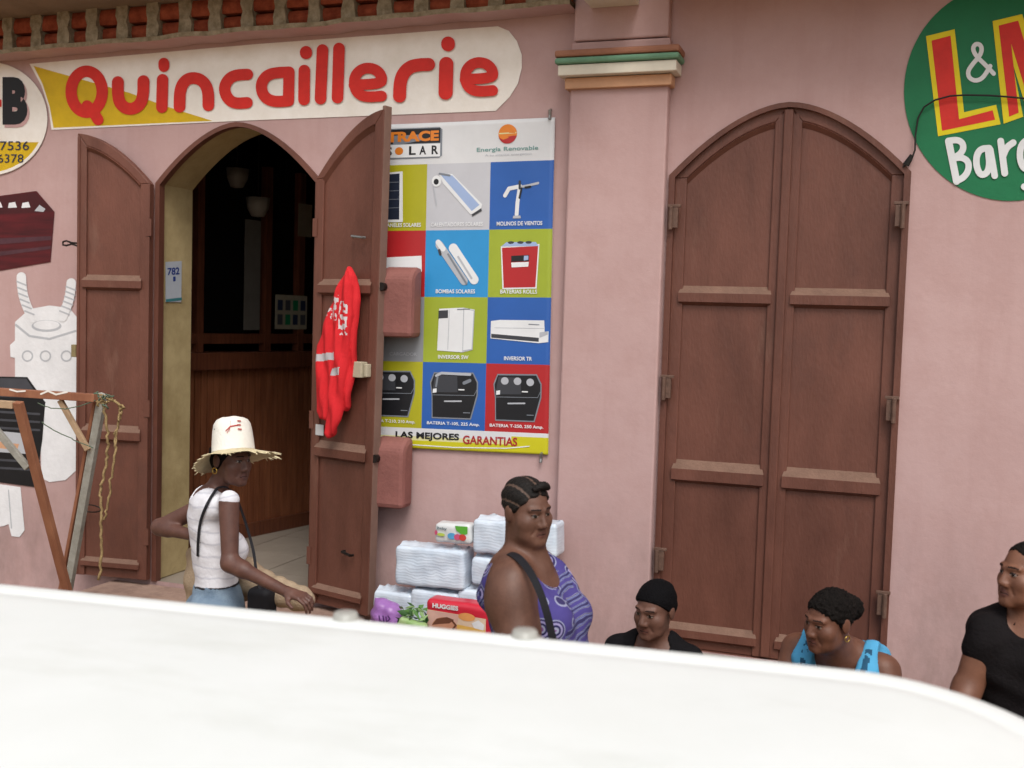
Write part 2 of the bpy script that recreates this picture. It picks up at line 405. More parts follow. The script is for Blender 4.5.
# ------------------------------------------------------------------ the building
B = thing('shop_building', 'pink plastered shopfront with two arched brown doorways and painted signs', 'building', (-1.5, 0.16, 0))
LX0, LX1, RX0, RX1 = -4.135, -3.04, -1.062, .048
ZS, ZT, ZB = 2.885, 3.225, .50                   # spring, apex, sill
def arch(x0, x1, zs=ZS, zt=ZT, n=24):
    """points from the left spring over the apex to the right spring"""
    out = []
    for k in range(n + 1):
        t = -1 + 2 * k / n; out.append(((x0 + x1) / 2 + t * (x1 - x0) / 2, zs + (zt - zs) * (1 - abs(t) ** 1.75)))
    return out
def opening(x0, x1, zb=ZB): return [(x0, zb)] + arch(x0, x1) + [(x1, zb)]
bm = bmesh.new()
def loop(pts):
    vs_ = [bm.verts.new((x, 0, z)) for x, z in pts]; return [bm.edges.new((vs_[k], vs_[(k + 1) % len(vs_)])) for k in range(len(vs_))]
eds = loop([(-11, 0), (6, 0), (6, 7.2), (-11, 7.2)]) + loop(opening(LX0, LX1)) + loop(opening(RX0, RX1))
bmesh.ops.triangle_fill(bm, use_beauty=True, edges=eds)
V = [tuple(v.co) for v in bm.verts]; bm.verts.index_update(); F = [[v.index for v in f.verts] for f in bm.faces]; bm.free()
n0 = len(V)
def inhole(f):
    c = np.mean([V[k] for k in f], 0)
    for x0, x1 in ((LX0, LX1), (RX0, RX1)):
        if x0 < c[0] < x1 and ZB < c[2] < ZS: return True
        if x0 < c[0] < x1 and ZS <= c[2] < ZS + (ZT - ZS) * (1 - abs((c[0] - (x0 + x1) / 2) / ((x1 - x0) / 2)) ** 1.75) - .002: return True
    return False
F = [f for f in F if not inhole(f)]
obj('wall', V, F, WALL, B)
mb = MB()                                        # cream reveals of the open doorway, brown ones behind the closed door
op = opening(LX0, LX1)
for (a, b) in zip(op[:-1], op[1:]): mb.add([(a[0], .002, a[1]), (b[0], .002, b[1]), (b[0], .34, b[1]), (a[0], .34, a[1])], [(0, 1, 2, 3)])
mb.build('jamb', JAMB, B)
mb = MB(); op = opening(RX0, RX1)
for (a, b) in zip(op, op[1:] + op[:1]): mb.add([(a[0], .002, a[1]), (b[0], .002, b[1]), (b[0], .30, b[1]), (a[0], .30, a[1])], [(0, 1, 2, 3)])
mb.build('jamb', DOOR, B)
# inner room
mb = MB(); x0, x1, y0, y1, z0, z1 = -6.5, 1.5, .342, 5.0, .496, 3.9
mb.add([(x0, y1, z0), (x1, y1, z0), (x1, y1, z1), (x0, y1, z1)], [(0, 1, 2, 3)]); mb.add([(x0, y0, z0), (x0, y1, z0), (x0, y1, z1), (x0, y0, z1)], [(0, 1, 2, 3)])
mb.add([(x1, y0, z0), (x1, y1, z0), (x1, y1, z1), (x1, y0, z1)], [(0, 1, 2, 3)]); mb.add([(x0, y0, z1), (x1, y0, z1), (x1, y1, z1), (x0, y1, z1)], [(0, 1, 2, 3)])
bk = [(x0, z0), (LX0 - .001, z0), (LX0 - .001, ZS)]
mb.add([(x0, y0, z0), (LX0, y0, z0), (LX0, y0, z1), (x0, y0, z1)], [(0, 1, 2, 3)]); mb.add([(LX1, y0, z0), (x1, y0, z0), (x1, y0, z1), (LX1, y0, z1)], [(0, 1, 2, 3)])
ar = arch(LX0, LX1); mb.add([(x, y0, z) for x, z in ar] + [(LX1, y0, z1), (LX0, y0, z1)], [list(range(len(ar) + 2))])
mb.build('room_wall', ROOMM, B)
mb = MB(); nx_, ny_ = 17, 10
for i in range(nx_):
    for j in range(ny_):
        xa = x0 + i * (x1 - x0) / nx_; ya = 0.0 + j * 5.0 / ny_
        if ya < .3 and not (LX0 - .3 < xa < LX1): continue
        mb.box((max(xa + .003, LX0 + .004) if ya < .3 else xa + .003, ya + .003 if ya > 0 else .004, .47), (min(xa + (x1 - x0) / nx_ - .003, LX1 - .004) if ya < .3 else xa + (x1 - x0) / nx_ - .003, ya + .497, .497 + (i * 7 + j * 3) % 5 * .0002))
mb.build('room_floor', FLOORT, B)
# plinth steps along the wall
mb = MB().box((-4.42, -.36, .138), (-1.58, -.003, .478)); mb.build('doorstep', mat('pink_worn_step', 'a88c7d', .9, .15, .15, 12, .7, 40, col2='8b7266'), B, bevel=.012)
mb = MB().box((-1.16, -.30, .235), (.16, -.003, .497)); mb.build('doorstep', CONC, B, bevel=.012)
# pilaster and capital
PX0, PX1 = wp(567, 300)[0] + .0, wp(665, 300)[0] - .01
mb = MB().box((PX0, -.07, 0), (PX1, -.002, 3.55)); mb.build('pilaster', WALL, B, bevel=.01)
mb = MB().box((PX0 + .01, -.07, 3.556), (PX1 - .01, -.002, 4.35)); mb.build('pilaster', WALL, B, bevel=.01)
zt = wp(617, 47, -.16)[2]; sc_ = 1 / 200.
capo = MB().box((PX0 - .02, -.10, zt - .180), (PX1 + .02, -.0035, zt - .125)).build('capital', ORANGET, B, bevel=.005)
MB().box((PX0 - .045, -.145, zt - .122), (PX1 + .05, -.004, zt - .070)).build('moulding', CREAMW, capo, bevel=.004)
MB().box((PX0 - .06, -.165, zt - .067), (PX1 + .065, -.0045, zt - .037)).build('moulding', GREENT, capo, bevel=.012)
MB().box((PX0 - .06, -.165, zt - .034), (PX1 + .065, -.005, zt)).build('moulding', BROWNT, capo, bevel=.01)
# tile cornice
cA = wp(-60, 57, -.13); cB = wp(572, 1, -.13); dx = (cB - cA); slope = dx[2] / dx[0]
mb = MB(); x = cA[0] - 2.2; k = 0
while x < cB[0] - .05:
    z = cA[2] + (x - cA[0]) * slope; j = random.uniform
    wd = .084 + j(-.008, .008); dd = .155 + j(-.012, .01)
    prof = [(0, .006), (.012, .0), (wd - .014, .002), (wd, .012), (wd + j(-.006, .006), .06), (wd - .012, .10), (wd + j(-.004, .008), .15), (wd - .005, .2), (.0, .2), (j(-.008, .006), .14), (.008, .1), (j(-.006, .006), .05)]
    mb.prism(prof, lambda p, x=x, z=z: (x + p[0], p[1], z + p[2]), -dd, -.004, 0)
    n = 6
    for (za, zb, dep) in ((.008, .088, .105), (.102, .19, .125)):
        pr_ = [(-dep - .018 * math.sin(math.pi * q / n), za + (zb - za) * q / n) for q in range(n + 1)]
        v = [(x + wd * .7, y, z + zz) for y, zz in pr_] + [(x + .232, y, z + zz) for y, zz in pr_]
        mb.add(v, [(q, q + 1, n + 2 + q, n + 1 + q) for q in range(n)], 1)
        mb.add([(x + wd * .7, pr_[0][0], z + za), (x + .232, pr_[0][0], z + za), (x + .232, -.003, z + za), (x + wd * .7, -.003, z + za)], [(0, 1, 2, 3)], 1)
    x += .209; k += 1
za = cA[2] - 2.2 * slope
rim = []
N = 60
for q in range(N + 1):
    xx = cA[0] - 2.2 + (cB[0] - cA[0] + 2.2) * q / N; zz = za + (xx - cA[0] + 2.2) * slope
    rim.append((xx, zz + random.uniform(-.007, .004)))
v = [(a, -.165, b - .02) for a, b in rim] + [(a, -.17, b + .004) for a, b in rim] + [(a, -.003, b + .004) for a, b in rim] + [(a, -.003, b - .022) for a, b in rim]
m_ = N + 1
mb.add(v, [(r_ * m_ + q, r_ * m_ + q + 1, ((r_ + 1) % 4) * m_ + q + 1, ((r_ + 1) % 4) * m_ + q) for r_ in range(3) for q in range(N)], 0)
mb.add(v, [(3 * m_ + q, 3 * m_ + q + 1, q + 1, q) for q in range(N)], 2)
mb.build('cornice', [MORTAR, TILE, WALL], B)
zc = cA[2] + .2
mb = MB().add([(-11, -.5, zc - .16 + .06), (PX0 - .03, -.5, zc + .10), (PX0 - .03, -.002, zc + .06), (-11, -.002, zc - .10), (-11, -.5, zc + .3), (PX0 - .03, -.5, zc + .3), (PX0 - .03, -.002, zc + .3), (-11, -.002, zc + .3)],
              [(0, 1, 2, 3), (4, 5, 6, 7), (0, 1, 5, 4), (1, 2, 6, 5), (2, 3, 7, 6), (3, 0, 4, 7)]); mb.build('balcony', SOFFIT, B)
zr_ = wp(800, -14)[2]
mb = MB().box((PX1 + .003, -.48, zr_), (6, -.002, 4.52)).box((PX0 - .027, -.48, 4.36), (PX1, -.002, 4.52)); mb.build('balcony', mat('warm_bounce_soffit', 'b98463', .9, .15, .12, 3, .5, 25), B)  # unseen right balcony: depth set to shade, warm colour to tint the wall
c0 = wp(591, 8.5, -.075)
mb = MB().box((c0[0], -.62, c0[2]), (c0[0] + .246, -.0735, 4.355)); mb.build('corbel', CREAMW, B, bevel=.006)
# ------------------------------------------------------------------ door frames and leaves
def arch_band(x0, x1, wd, ya, yb, zb, name, parent, m):
    mb = MB(); o_ = [(x0, zb)] + arch(x0, x1) + [(x1, zb)]; i_ = [(x0 + wd, zb)] + arch(x0 + wd, x1 - wd, ZS - .01, ZT - wd * .8) + [(x1 - wd, zb)]
    n = len(o_); v = [(a, ya, b) for a, b in o_] + [(a, ya, b) for a, b in i_] + [(a, yb, b) for a, b in o_] + [(a, yb, b) for a, b in i_]; f = []
    for k in range(n - 1): f += [(k, k + 1, n + k + 1, n + k), (2 * n + k, 2 * n + k + 1, 3 * n + k + 1, 3 * n + k), (k, k + 1, 2 * n + k + 1, 2 * n + k), (n + k, n + k + 1, 3 * n + k + 1, 3 * n + k)]
    return mb.add(v, f).build(name, m, parent)
arch_band(LX0 - .005, LX1 + .005, .032, -.018, .03, ZB, 'door_frame', B, DOOR)
arch_band(RX0 - .012, RX1 + .012, .03, -.018, .05, ZB, 'door_frame', B, DOOR)
def leaf(name, M, wd, zs, zt, zb, rails, th=.05, both=True, label=None, dust=True):
    """one arched door leaf: local (a across from the hinge, d out of the inner face, z)"""
    n = 16
    top = [(wd * k / n, zs + (zt - zs) * (1 - (1 - k / n) ** 1.75)) for k in range(n + 1)]
    out = [(0, zb)] + top + [(wd, zb)]
    o = MB().prism(out, M, -th * .22, th * .22).build(name, DOOR, B)
    if label: o['label'] = label
    s = .062
    def zin(a): t = a / wd; return zs + (zt - zs) * (1 - (1 - min(max(t, 0), 1)) ** 1.75)
    itop = [(s + (wd - 2 * s) * k / n, zin(s + (wd - 2 * s) * k / n) - s * 1.05) for k in range(n + 1)]
    mb = MB()
    for (d0, d1) in ((-th / 2, -th * .22 - .001), (th * .22 + .001, th / 2)):
        mb.prism([(0, zb), (0, zs - .001), (s, itop[0][1] - .001), (s, zb)], M, d0, d1)
        mb.prism([(wd - s, zb), (wd - s, itop[-1][1] - .001), (wd, zt - .001), (wd, zb)], M, d0, d1)
        mb.prism([top[0]] + top[1:] + itop[::-1], M, d0 + .0005, d1 - .0005)
    mb.build('stile', DOOR, o, bevel=.004)
    for (d0, sg) in ((-th / 2, -1), (th / 2, 1)):
        mb = MB()                                # inner arched moulding
        for k in range(n):
            a0_, b0_ = itop[k]; a1_, b1_ = itop[k + 1]
            v = [M((a0_, sg * th * .23, b0_ + .004)), M((a1_, sg * th * .23, b1_ + .004)), M((a1_, sg * (th * .5 + .006), b1_ - .006)), M((a0_, sg * (th * .5 + .006), b0_ - .006)), M((a0_, sg * th * .23, b0_ - .03)), M((a1_, sg * th * .23, b1_ - .03))]
            mb.add(v, [(0, 1, 2, 3), (3, 2, 5, 4)])
        mb.build('moulding', DOOR, o)
        for (zr, hr) in rails:
            a0_, a1_ = s - .02, wd - s + .02; D = sg * (th / 2 + .015)
            # a rail with a sloped, dusty top
            v = [(a0_ + .014, sg * th * .23, zr + hr), (a1_ - .014, sg * th * .23, zr + hr), (a1_ - .0, D, zr + hr * .55), (a0_, D, zr + hr * .55), (a0_, D, zr), (a1_, D, zr), (a1_ - .02, sg * th * .23, zr - .018), (a0_ + .02, sg * th * .23, zr - .018)]
            mb = MB().add([M(q) for q in v], [(0, 1, 2, 3)], 1 if dust else 0).add([M(q) for q in v], [(3, 2, 5, 4), (4, 5, 6, 7), (0, 3, 4, 7), (1, 2, 5, 6)])
            mb.build('rail', [DOOR, DOORDUST], o)
    return o
zr1, zr2 = wp(790, 304)[2], wp(790, 488)[2]
RC = (RX0 + RX1) / 2; hw = (RX1 - RX0) / 2 - .012
RAILS = [(zr1, .080), (zr2, .100), (.56, .07)]
lf1 = leaf('door_leaf', lambda p: (RX0 + .012 + p[0], .035 + p[1], p[2]), hw - .002, ZS - .01, ZT - .015, ZB + .004, RAILS)
lf2 = leaf('door_leaf', lambda p: (RX1 - .012 - p[0], .035 - p[1], p[2]), hw - .002, ZS - .01, ZT - .015, ZB + .004, RAILS)
MB().box((RC - .022, -.008, ZB + .01), (RC + .022, .0085, ZT - .03)).build('astragal', DOOR, lf1, bevel=.006)
MB().box((RC - .05, .0095, ZB + .01), (RC + .05, .02, ZT - .05)).build('meeting_stile', DOOR, lf2, bevel=.004)
def hinge(p, parent, s=1):
    p = Vector(p)
    mb = MB().box(p + Vector((-.022, -.02, -.05)), p + Vector((.022, .0, .05))).tube([p + Vector((-.012 * s, -.028, -.06)), p + Vector((-.012 * s, -.028, .055))], .011, 8)
    mb.box(p + Vector((-.03, -.022, .052)), p + Vector((.035, -.004, .066)))
    mb.build('hinge', RUST, parent, bevel=.002)
for (u, v, par, s) in ((674, 218, lf1, 1), (900, 216, lf2, -1), (667, 388, lf1, 1), (891, 410, lf2, -1), (660, 560, lf1, 1), (882, 604, lf2, -1)):
    q = wp(u, v, -.02); hinge(q, par, s)
# the two opened leaves
OW = (LX1 - LX0) / 2 - .012
def turned(hx, ang, flip=1):
    c, s = math.cos(R(ang)), math.sin(R(ang))
    rk = .045 if flip > 0 else 0.0               # the right leaf is racked out of square
    def f(p):
        a = p[0] - rk * (ZT - p[2]) / (ZT - ZB) * p[0] / OW
        return (hx + flip * (a * c + p[1] * s), -.045 - a * s + p[1] * c, p[2])
    return f
zl1, zl2 = wp(115, 288)[2], wp(115, 437)[2]
RL = [(zl1, .075), (zl2, .085), (.58, .05)]
MLf = turned(LX0 - .005, 7, -1); MRt = turned(LX1 + .012, 17, 1)
ll = leaf('door_leaf', MLf, OW - .058, ZS - .01, ZT - .055, ZB + .015, RL, label='left leaf of the open doorway folded back against the wall')
lr = leaf('door_leaf', MRt, OW - .034, ZS, ZT - .0, ZB + .015, RL, label='right leaf of the open doorway with a red jacket hung on it')
MB().box((OW - .050, -.02, ZB + .02), (OW - .032, .034, ZT + .02), M=MRt).build('astragal', mat('grey_worn_edge', '7d6156', .7, .3, .1, 9), lr, bevel=.003)
MB().box((OW - .078, -.03, ZB + .02), (OW - .062, -.0255, ZT - .08), M=MLf).build('astragal', DOOR, ll)
for mz in (2.62, 1.55, .78):
    MB().box((-.015, -.030, mz - .05), (.02, -.0265, mz + .05), M=MLf).build('hinge', DOOR, ll)
    MB().box((-.015, -.030, mz - .05), (.02, -.0265, mz + .05), M=MRt).build('hinge', DOOR, lr)
p = wp(78, 245, -.12); q = [p + np.array(t) for t in ((.0, 0, .01), (-.03, -.02, .012), (-.06, -.03, .022), (-.085, -.03, .016), (-.085, -.03, -.002), (-.06, -.03, -.006), (-.03, -.02, .004), (.0, 0, -.006))]
MB().tube(q, .006, 8).build('latch_hook', IRON, ll)
p = wp(76, 352, -.12); MB().box(p + np.array([-.02, -.02, -.03]), p + np.array([.012, .012, .045])).build('latch', mat('tarnished_brass', '8a7c58', .5, .4, .15, 30), ll, bevel=.003)
p = wp(90, 508, -.16); MB().tube([p + np.array([.09 * math.cos(a), -.01, .022 * math.sin(a)]) for a in np.linspace(0, 2 * math.pi, 20)], .004, 6).build('pull_ring', IRON, ll)
def onleaf(u, v, d=-.025):
    """(a, z) on the inner face of the right leaf where the photo shows (u, v)"""
    y = -.15
    for _ in range(6):
        q = wp(u, v, y); a = (q[0] - (LX1 + .012)) / math.cos(R(17)); y = -.045 - a * math.sin(R(17)) + d; a = a / (1 - .045 * (ZT - q[2]) / (ZT - ZB) / OW)
    return a, q[2]
a, z = onleaf(363, 369); bx = MB().box((a - .05, -.075, z - .045), (a + .045, -.027, z + .04), M=MRt).build('lock_box', mat('cream_plastic', 'b5ab93', .6, .4, .08, 20), lr, bevel=.004)
MB().box((a + .05, -.06, z - .04), (a + .075, -.027, z + .03), M=MRt).build('lock_keeper', mat('cream_plastic', 'b5ab93'), lr, bevel=.004)
a, z = onleaf(321, 430); MB().box((a - .033, -.029, z - .03), (a + .033, -.0265, z + .03), M=MRt).build('sticker', PAPER, lr)
a, z = onleaf(362, 237); MB().tube([MRt((a - .05, -.028, z)), MRt((a - .045, -.05, z + .004)), MRt((a + .03, -.05, z - .004)), MRt((a + .035, -.028, z - .004))], .007, 8).build('coat_hook', STEEL, lr)
a, z = onleaf(350, 552); MB().tube([MRt((a - .03, -.028, z)), MRt((a - .03, -.05, z)), MRt((a + .04, -.055, z - .01)), MRt((a + .04, -.03, z - .012))], .008, 8).build('door_handle', IRON, lr)

# ------------------------------------------------------------------ writing and pictures painted on the wall
PS = Paint(W0(.004))
sign_out = [(30, 64)] + [(120 + 380 * t, 56.5 - 28.5 * t) for t in np.linspace(0, 1, 5)] + arc(495, 70.5, 27, 42.5, -90, 90, 20) + [(250, 121), (50, 130)] + [(48, 112), (44, 95), (38, 78)]
sign_out = [(30, 64), (260, 44), (470, 28.5), (498, 26.5), (509, 31), (517, 41), (522, 55), (522, 68), (518, 84), (510, 97), (496, 111), (250, 120.5), (52, 130), (49, 108), (42, 86)]
PS.poly(sign_out, 0); PS.poly([(34, 66), (80, 79), (130, 93), (165, 106), (213, 121), (54, 128), (50, 106), (43, 84)], 1)
sg = PS.build('painted_sign', [WHITEP, YELP], B); sg['label'] = 'long white painted sign reading Quincaillerie in red'
PL = Paint(W0(.0062))
def st(pts, w=11.2): PL.stroke(soften(pts), w)
st(arc(87.5, 92, 15.5, 20.5, -90, 270, 40), 11.5); st([(88, 106), (94, 112), (99, 120)], 11)
st([(119, 83)] + arc(132, 96, 13, 13.5, 180, 0, 18)[::1] + [(146.5, 82)], 11.5) if False else st([(118.8, 82.5), (118.8, 96)] + arc(131.5, 97, 12.7, 13, 180, 0, 16)[1:] if False else [(118.8, 82.5), (118.8, 95), (120.5, 103), (125.5, 108), (131.5, 109.5), (137.8, 107.5), (142.5, 102), (144.2, 94), (144.4, 81.5)], 12)
st([(163.5, 80), (162.8, 107.5)], 11.5); st([(164.8, 63.5), (164.8, 67)], 10.8)
st([(180.5, 107), (180.7, 93), (183, 85), (188, 79.5), (194.5, 78), (202, 80), (207, 85.5), (209.3, 93), (209.3, 105.5)], 11.8)
st([(248.3, 74.8), (238, 75.2), (231, 78), (226.5, 84), (225.3, 90), (227.5, 97), (232.5, 102.3), (239, 103.8), (248, 103)], 11.4)
# a
st([(290, 72.5), (278, 73), (269, 75), (263.5, 81), (262, 87.5), (264, 95), (269, 100), (277, 102.2), (289.5, 101.2)], 11.3); st([(290, 72.8), (289.5, 101)], 11.3)
st([(305.3, 71), (305, 100)], 11.6); st([(307, 52.5), (307, 53.5)], 12.2)
st([(323.5, 50.5), (321.5, 99)], 11.6); st([(340, 49), (338.5, 98)], 11.6)
# e
def e_(cx, cy, w_=20, h_=21):
    st([(cx - w_ + 6, cy + 3), (cx + 13, cy + 1.5), (cx + 14, cy - 5), (cx + 9, cy - 12), (cx, cy - 14.5), (cx - 8, cy - 12), (cx - 13, cy - 6), (cx - 14, cy + 1), (cx - 12, cy + 9), (cx - 6, cy + 14), (cx + 2, cy + 15), (cx + 13.5, cy + 14)], 10.8)
e_(369, 82.5)
st([(400.5, 96.5), (401, 83), (404, 74), (410.5, 67.5), (419, 65.3), (429.5, 65)], 13.0)
st([(447.2, 64.5), (446.5, 93)], 14.2); st([(449, 44), (449, 45)], 13.8)
e_(480, 77)
lt_ = PL.build('lettering', [REDP], sg)
# round sign at the left edge
PS = Paint(W0(.009)); ell = lambda cx, cy, rx, ry, n=56: [(cx + rx * math.cos(2 * math.pi * k / n), cy + ry * math.sin(2 * math.pi * k / n)) for k in range(n)]
PS.poly(ell(-12, 119, 60.5, 57), 0)
low = [(u, v) for u, v in ell(-12, 119, 57.5, 54) if v > 137]; PS.poly(sorted(low, key=lambda q: math.atan2(q[1] - 137, q[0] + 12)), 1)
rs = PS.build('painted_sign', [WHITEP, YELP], B); rs['label'] = 'round white and yellow painted sign with a black letter B and numbers'
PL = Paint(W0(.0115)); PL.text('B', (6, 80.5, 31, 128), 1, bold=.07); PL.h += .0006; PL.text('B', (4, 77.5, 29, 125), 0, bold=.07)
PL.text('7536', (1.5, 141.5, 30.5, 150.5), 2, bold=.0); PL.text('6378', (-1, 154.5, 25, 163), 2, bold=.0); PL.poly([(-2, 100), (3, 100), (3, 107), (-2, 108)], 3)
PL.build('lettering', [BLACKP, mat('pink_shadow_paint', 'c9a2a0', .6), NAVYP, REDP], rs)
# green sign at the right
PS = Paint(W0(.004)); PS.poly(ell(1010, 92, 106, 109, 80), 0); gs = PS.build('painted_sign', [GREENP], B); gs['label'] = 'round green painted sign with red and yellow L & M letters'
PL = Paint(W0(.006))
PL.poly([(926, 36.5), (954.5, 29.5), (964, 112.5), (996, 105), (1000.5, 124.5), (938, 136.5)], 0); PL.h += .0006
PL.poly([(931.5, 41), (950.5, 36), (959, 119.5), (992.5, 110.5), (995, 120), (942, 131)], 1)
PL.poly([(992.5, 21.5), (1022, 14.5), (1036, 60), (1047, 9), (1080, 3), (1092, 106), (1064, 112), (1056, 50), (1042, 112), (1028, 115), (1012, 62), (1023, 117), (1003.5, 124)], 0); PL.h += .0006
PL.poly([(998.5, 26), (1018, 21), (1035.5, 80), (1051, 14), (1075, 9), (1086, 102), (1069, 106), (1058.5, 33), (1040, 107), (1031, 109), (1011, 44), (1018.5, 113), (1009, 117)], 1)
W_ = lambda pts, w: PL.stroke(soften(pts), w, 2)
W_([(993.5, 74), (986, 66), (975.5, 56), (972.5, 49), (975, 44.5), (979.5, 44.5), (982, 49), (980, 56), (972, 65), (967.5, 72), (969, 78.5), (975.5, 81.5), (983, 78.5), (990, 66.5)], 4.4)
W_([(948.5, 141.5), (956.5, 181.5)], 7.2); W_([(949.5, 141), (957, 140), (962.5, 143), (963.5, 149.5), (959, 155.5), (952.5, 158)], 6.4); W_([(953.5, 158.5), (962, 157.5), (968.5, 162), (968.5, 170.5), (964, 177.5), (957, 181)], 6.4)
W_([(989, 148.5), (981, 149), (976.5, 155), (976, 166), (980, 175.5), (986.5, 174), (989.5, 166), (988, 150.5)], 6.6); W_([(990, 150), (994.5, 176)], 6.6)
W_([(1000.5, 141.5), (1004.5, 173.5)], 6.8); W_([(1003, 156), (1006.5, 147.5), (1013, 143)], 6.6)
W_([(1034, 142), (1026, 140), (1020, 147), (1019.5, 160), (1024, 170), (1031, 168), (1035, 158)], 6.6); W_([(1037, 140), (1041, 180), (1033, 190), (1024, 187)], 6.6)
PL.build('lettering', [YELB, REDP, mat('white_letter_paint', 'dcdfe0', .6, .3, .05, 12)], gs)
# murals by the left edge: maroon device, white transformer, black box, white tubes
MAR = mat('maroon_mural_paint', '5f1a20', .6, .3, .3, 5, col2='3a1418', stretch=(.4, 1, 5)); MARD = mat('dark_maroon_mural_paint', '451016', .6); MW = mat('white_mural_paint', 'e2e2e4', .6, .3, .06, 9, .2, 40)
MG = mat('pale_grey_mural_paint', 'b3b5ba', .6, .3, .05, 9); MD = mat('charcoal_mural_paint', '17171a', .6, .3, .15, 9); MM = mat('grey_mural_paint', '45464c', .6, .3, .1, 9)
P1 = Paint(W0(.004)); P1.poly([(-30, 200), (37, 191), (55, 212), (51, 262), (-30, 276)], 0); P1.poly([(-30, 201), (36, 192.5), (54, 211.5), (-30, 216)], 1)
for uu in (-2, 12.5, 26): P1.poly([(uu - 4, 208), (uu - 3, 203), (uu + 3, 202), (uu + 5, 207.5)], 2)
P1.poly([(35, 211), (40, 205), (46, 209), (44, 212)], 3); P1.poly([(-30, 240), (52, 236), (52, 240), (-30, 247)], 4); P1.poly([(-30, 255), (51.5, 246), (51.3, 249), (-30, 260)], 4)
P1.build('wall_painting', [MAR, MARD, MW, MG, mat('dull_mauve_mural_paint', '55343c', .6, .3, .2, 9)], B)['label'] = 'maroon appliance painted on the wall'
P1 = Paint(W0(.004))
P1.poly([(15.5, 322), (30, 309), (50, 305.5), (70, 308), (78, 318), (77, 470), (66, 480), (50, 482), (42, 478), (40, 400), (15.5, 398)], 0)
P1.poly([(10.5, 345), (16, 340), (16, 358), (11, 357)], 0)
P1.poly(ell(47, 326, 15, 6, 24), 1); P1.poly(ell(47, 325, 13, 4.6, 24), 0)
P1.stroke([(16.5, 325), (30, 336), (50, 339), (76, 331)], 2.2, 1)
for uu in (28, 46, 67): P1.stroke(arc(uu, 356, 5, 5, 0, 350, 20), 1.5, 1)
for (a, b) in (((22, 277), (33, 318)), ((72, 283), (63, 317))):
    pts = [np.array(a) + (np.array(b) - np.array(a)) * t + np.array([(-3 if a[0] < 50 else 2) * math.sin(math.pi * t), 0]) for t in np.linspace(0, 1, 8)]
    P1.stroke(pts, 9.5, 0)
    for kk in range(1, 7): c_ = pts[kk]; P1.stroke([c_ + np.array([-4.5, -1.2]), c_ + np.array([4.5, 2.4])], 1.6, 1)
P1.build('wall_painting', [MW, MG], B)['label'] = 'white transformer with two ribbed horns painted on the wall'
P1 = Paint(W0(.0062)); P1.poly([(-30, 376), (28, 377), (46, 402), (43, 440), (36, 487), (-30, 478)], 0); P1.poly([(-30, 377.5), (27, 378.5), (40, 398), (-30, 396)], 1)
for vv in (410, 418, 426, 458, 466): P1.stroke([(-30, vv), (40, vv + 4)], 2.2, 1)
P1.poly([(-30, 428), (32, 434), (31, 454), (-30, 450)], 2); P1.poly([(-10, 440), (20, 444), (18, 450), (-10, 447)], 3)
P1.build('wall_painting', [MD, MM, MG, ORANGET], B)['label'] = 'black ridged battery box painted on the wall'
P1 = Paint(W0(.004)); P1.poly([(-30, 480), (21, 487), (25, 530), (20, 537), (12, 536), (9, 524), (4, 526), (-30, 530)], 0); P1.stroke([(9, 490), (12, 528)], 1.2, 1)
P1.build('wall_painting', [MW, MG], B)['label'] = 'white tubes painted on the wall'
def wpx(u, v, x):
    r = MCV @ np.array([(u - CX) / FPX, (v - CY) / FPX, 1.0]); t = (x - CAM[0]) / r[0]; return CAM + t * r

# =================================================================== THINGS ON THE WALL
# ------------------------------------------------------------------ printed banner
VINYL = lambda n, c: mat('vinyl_' + n, c, .38, .5, .07, 2.2, .12, 7)
VB = dict(white=VINYL('white', 'd9dadc'), olive=VINYL('olive', 'b0ac1f'), lgrey=VINYL('light_grey', 'c4c5cb'), blue=VINYL('blue', '2b5fae'), red=VINYL('red', 'b3262a'), sky=VINYL('sky_blue', '2f94d2'), lime=VINYL('lime', '9fae33'),
          grey=VINYL('grey', '8f9296'), yellow=VINYL('yellow', 'c9c21f'), pale=VINYL('pale_yellow', 'dcd9a0'), black=VINYL('black', '1b1c20'), dark=VINYL('dark_grey', '3c3e44'), mid=VINYL('mid_grey', '7d838c'), orange=VINYL('orange', 'e0822a'), teal=VINYL('teal', '6f9c98'), navy=VINYL('panel_navy', '232b3c'), dred=VINYL('letter_red', 'a8262c'), bwhite=VINYL('bright_white', 'e6e8ea'), lblue=VINYL('pale_blue', '9fb4da'), silver=VINYL('silver', 'b5b8bf'))
BK = list(VB); BM = [VB[k] for k in BK]; bi = BK.index
BC = [np.array(q, float) for q in ((369, 126), (556, 118), (362, 445.5), (549, 454.5))]
BT = [0, .1265, .330, .534, .7336, .9375, 1.0]; BS = [0, .322, .66, 1.0]
def BN(s_, t_, h):
    p = BC[0] * (1 - s_) * (1 - t_) + BC[1] * s_ * (1 - t_) + BC[2] * (1 - s_) * t_ + BC[3] * s_ * t_
    d = .004 * math.sin(5 * s_ + 2.2) * math.sin(3 * t_ + .5) + .004 * math.exp(-((s_ - t_ * .8 - .72) / .06) ** 2) * max(0, 1 - t_ * 2.2)
    if s_ > 1: pass
    return wp(p[0], p[1]) + np.array([0, -.016 - d - h, 0])
cells = [['olive', 'lgrey', 'blue'], ['red', 'sky', 'lime'], ['grey', 'lime', 'blue'], ['olive', 'blue', 'red']]
sb = sorted(set([round(x, 4) for k in range(3) for x in np.linspace(BS[k], BS[k + 1], 13)])); tb = sorted(set([round(x, 4) for k in range(6) for x in np.linspace(BT[k], BT[k + 1], 11)]))
v = [BN(a, b, 0) for b in tb for a in sb] + [BN(a, b, -.003) for b in tb for a in sb]; f = []; ix = []; n = len(sb); off = n * len(tb)
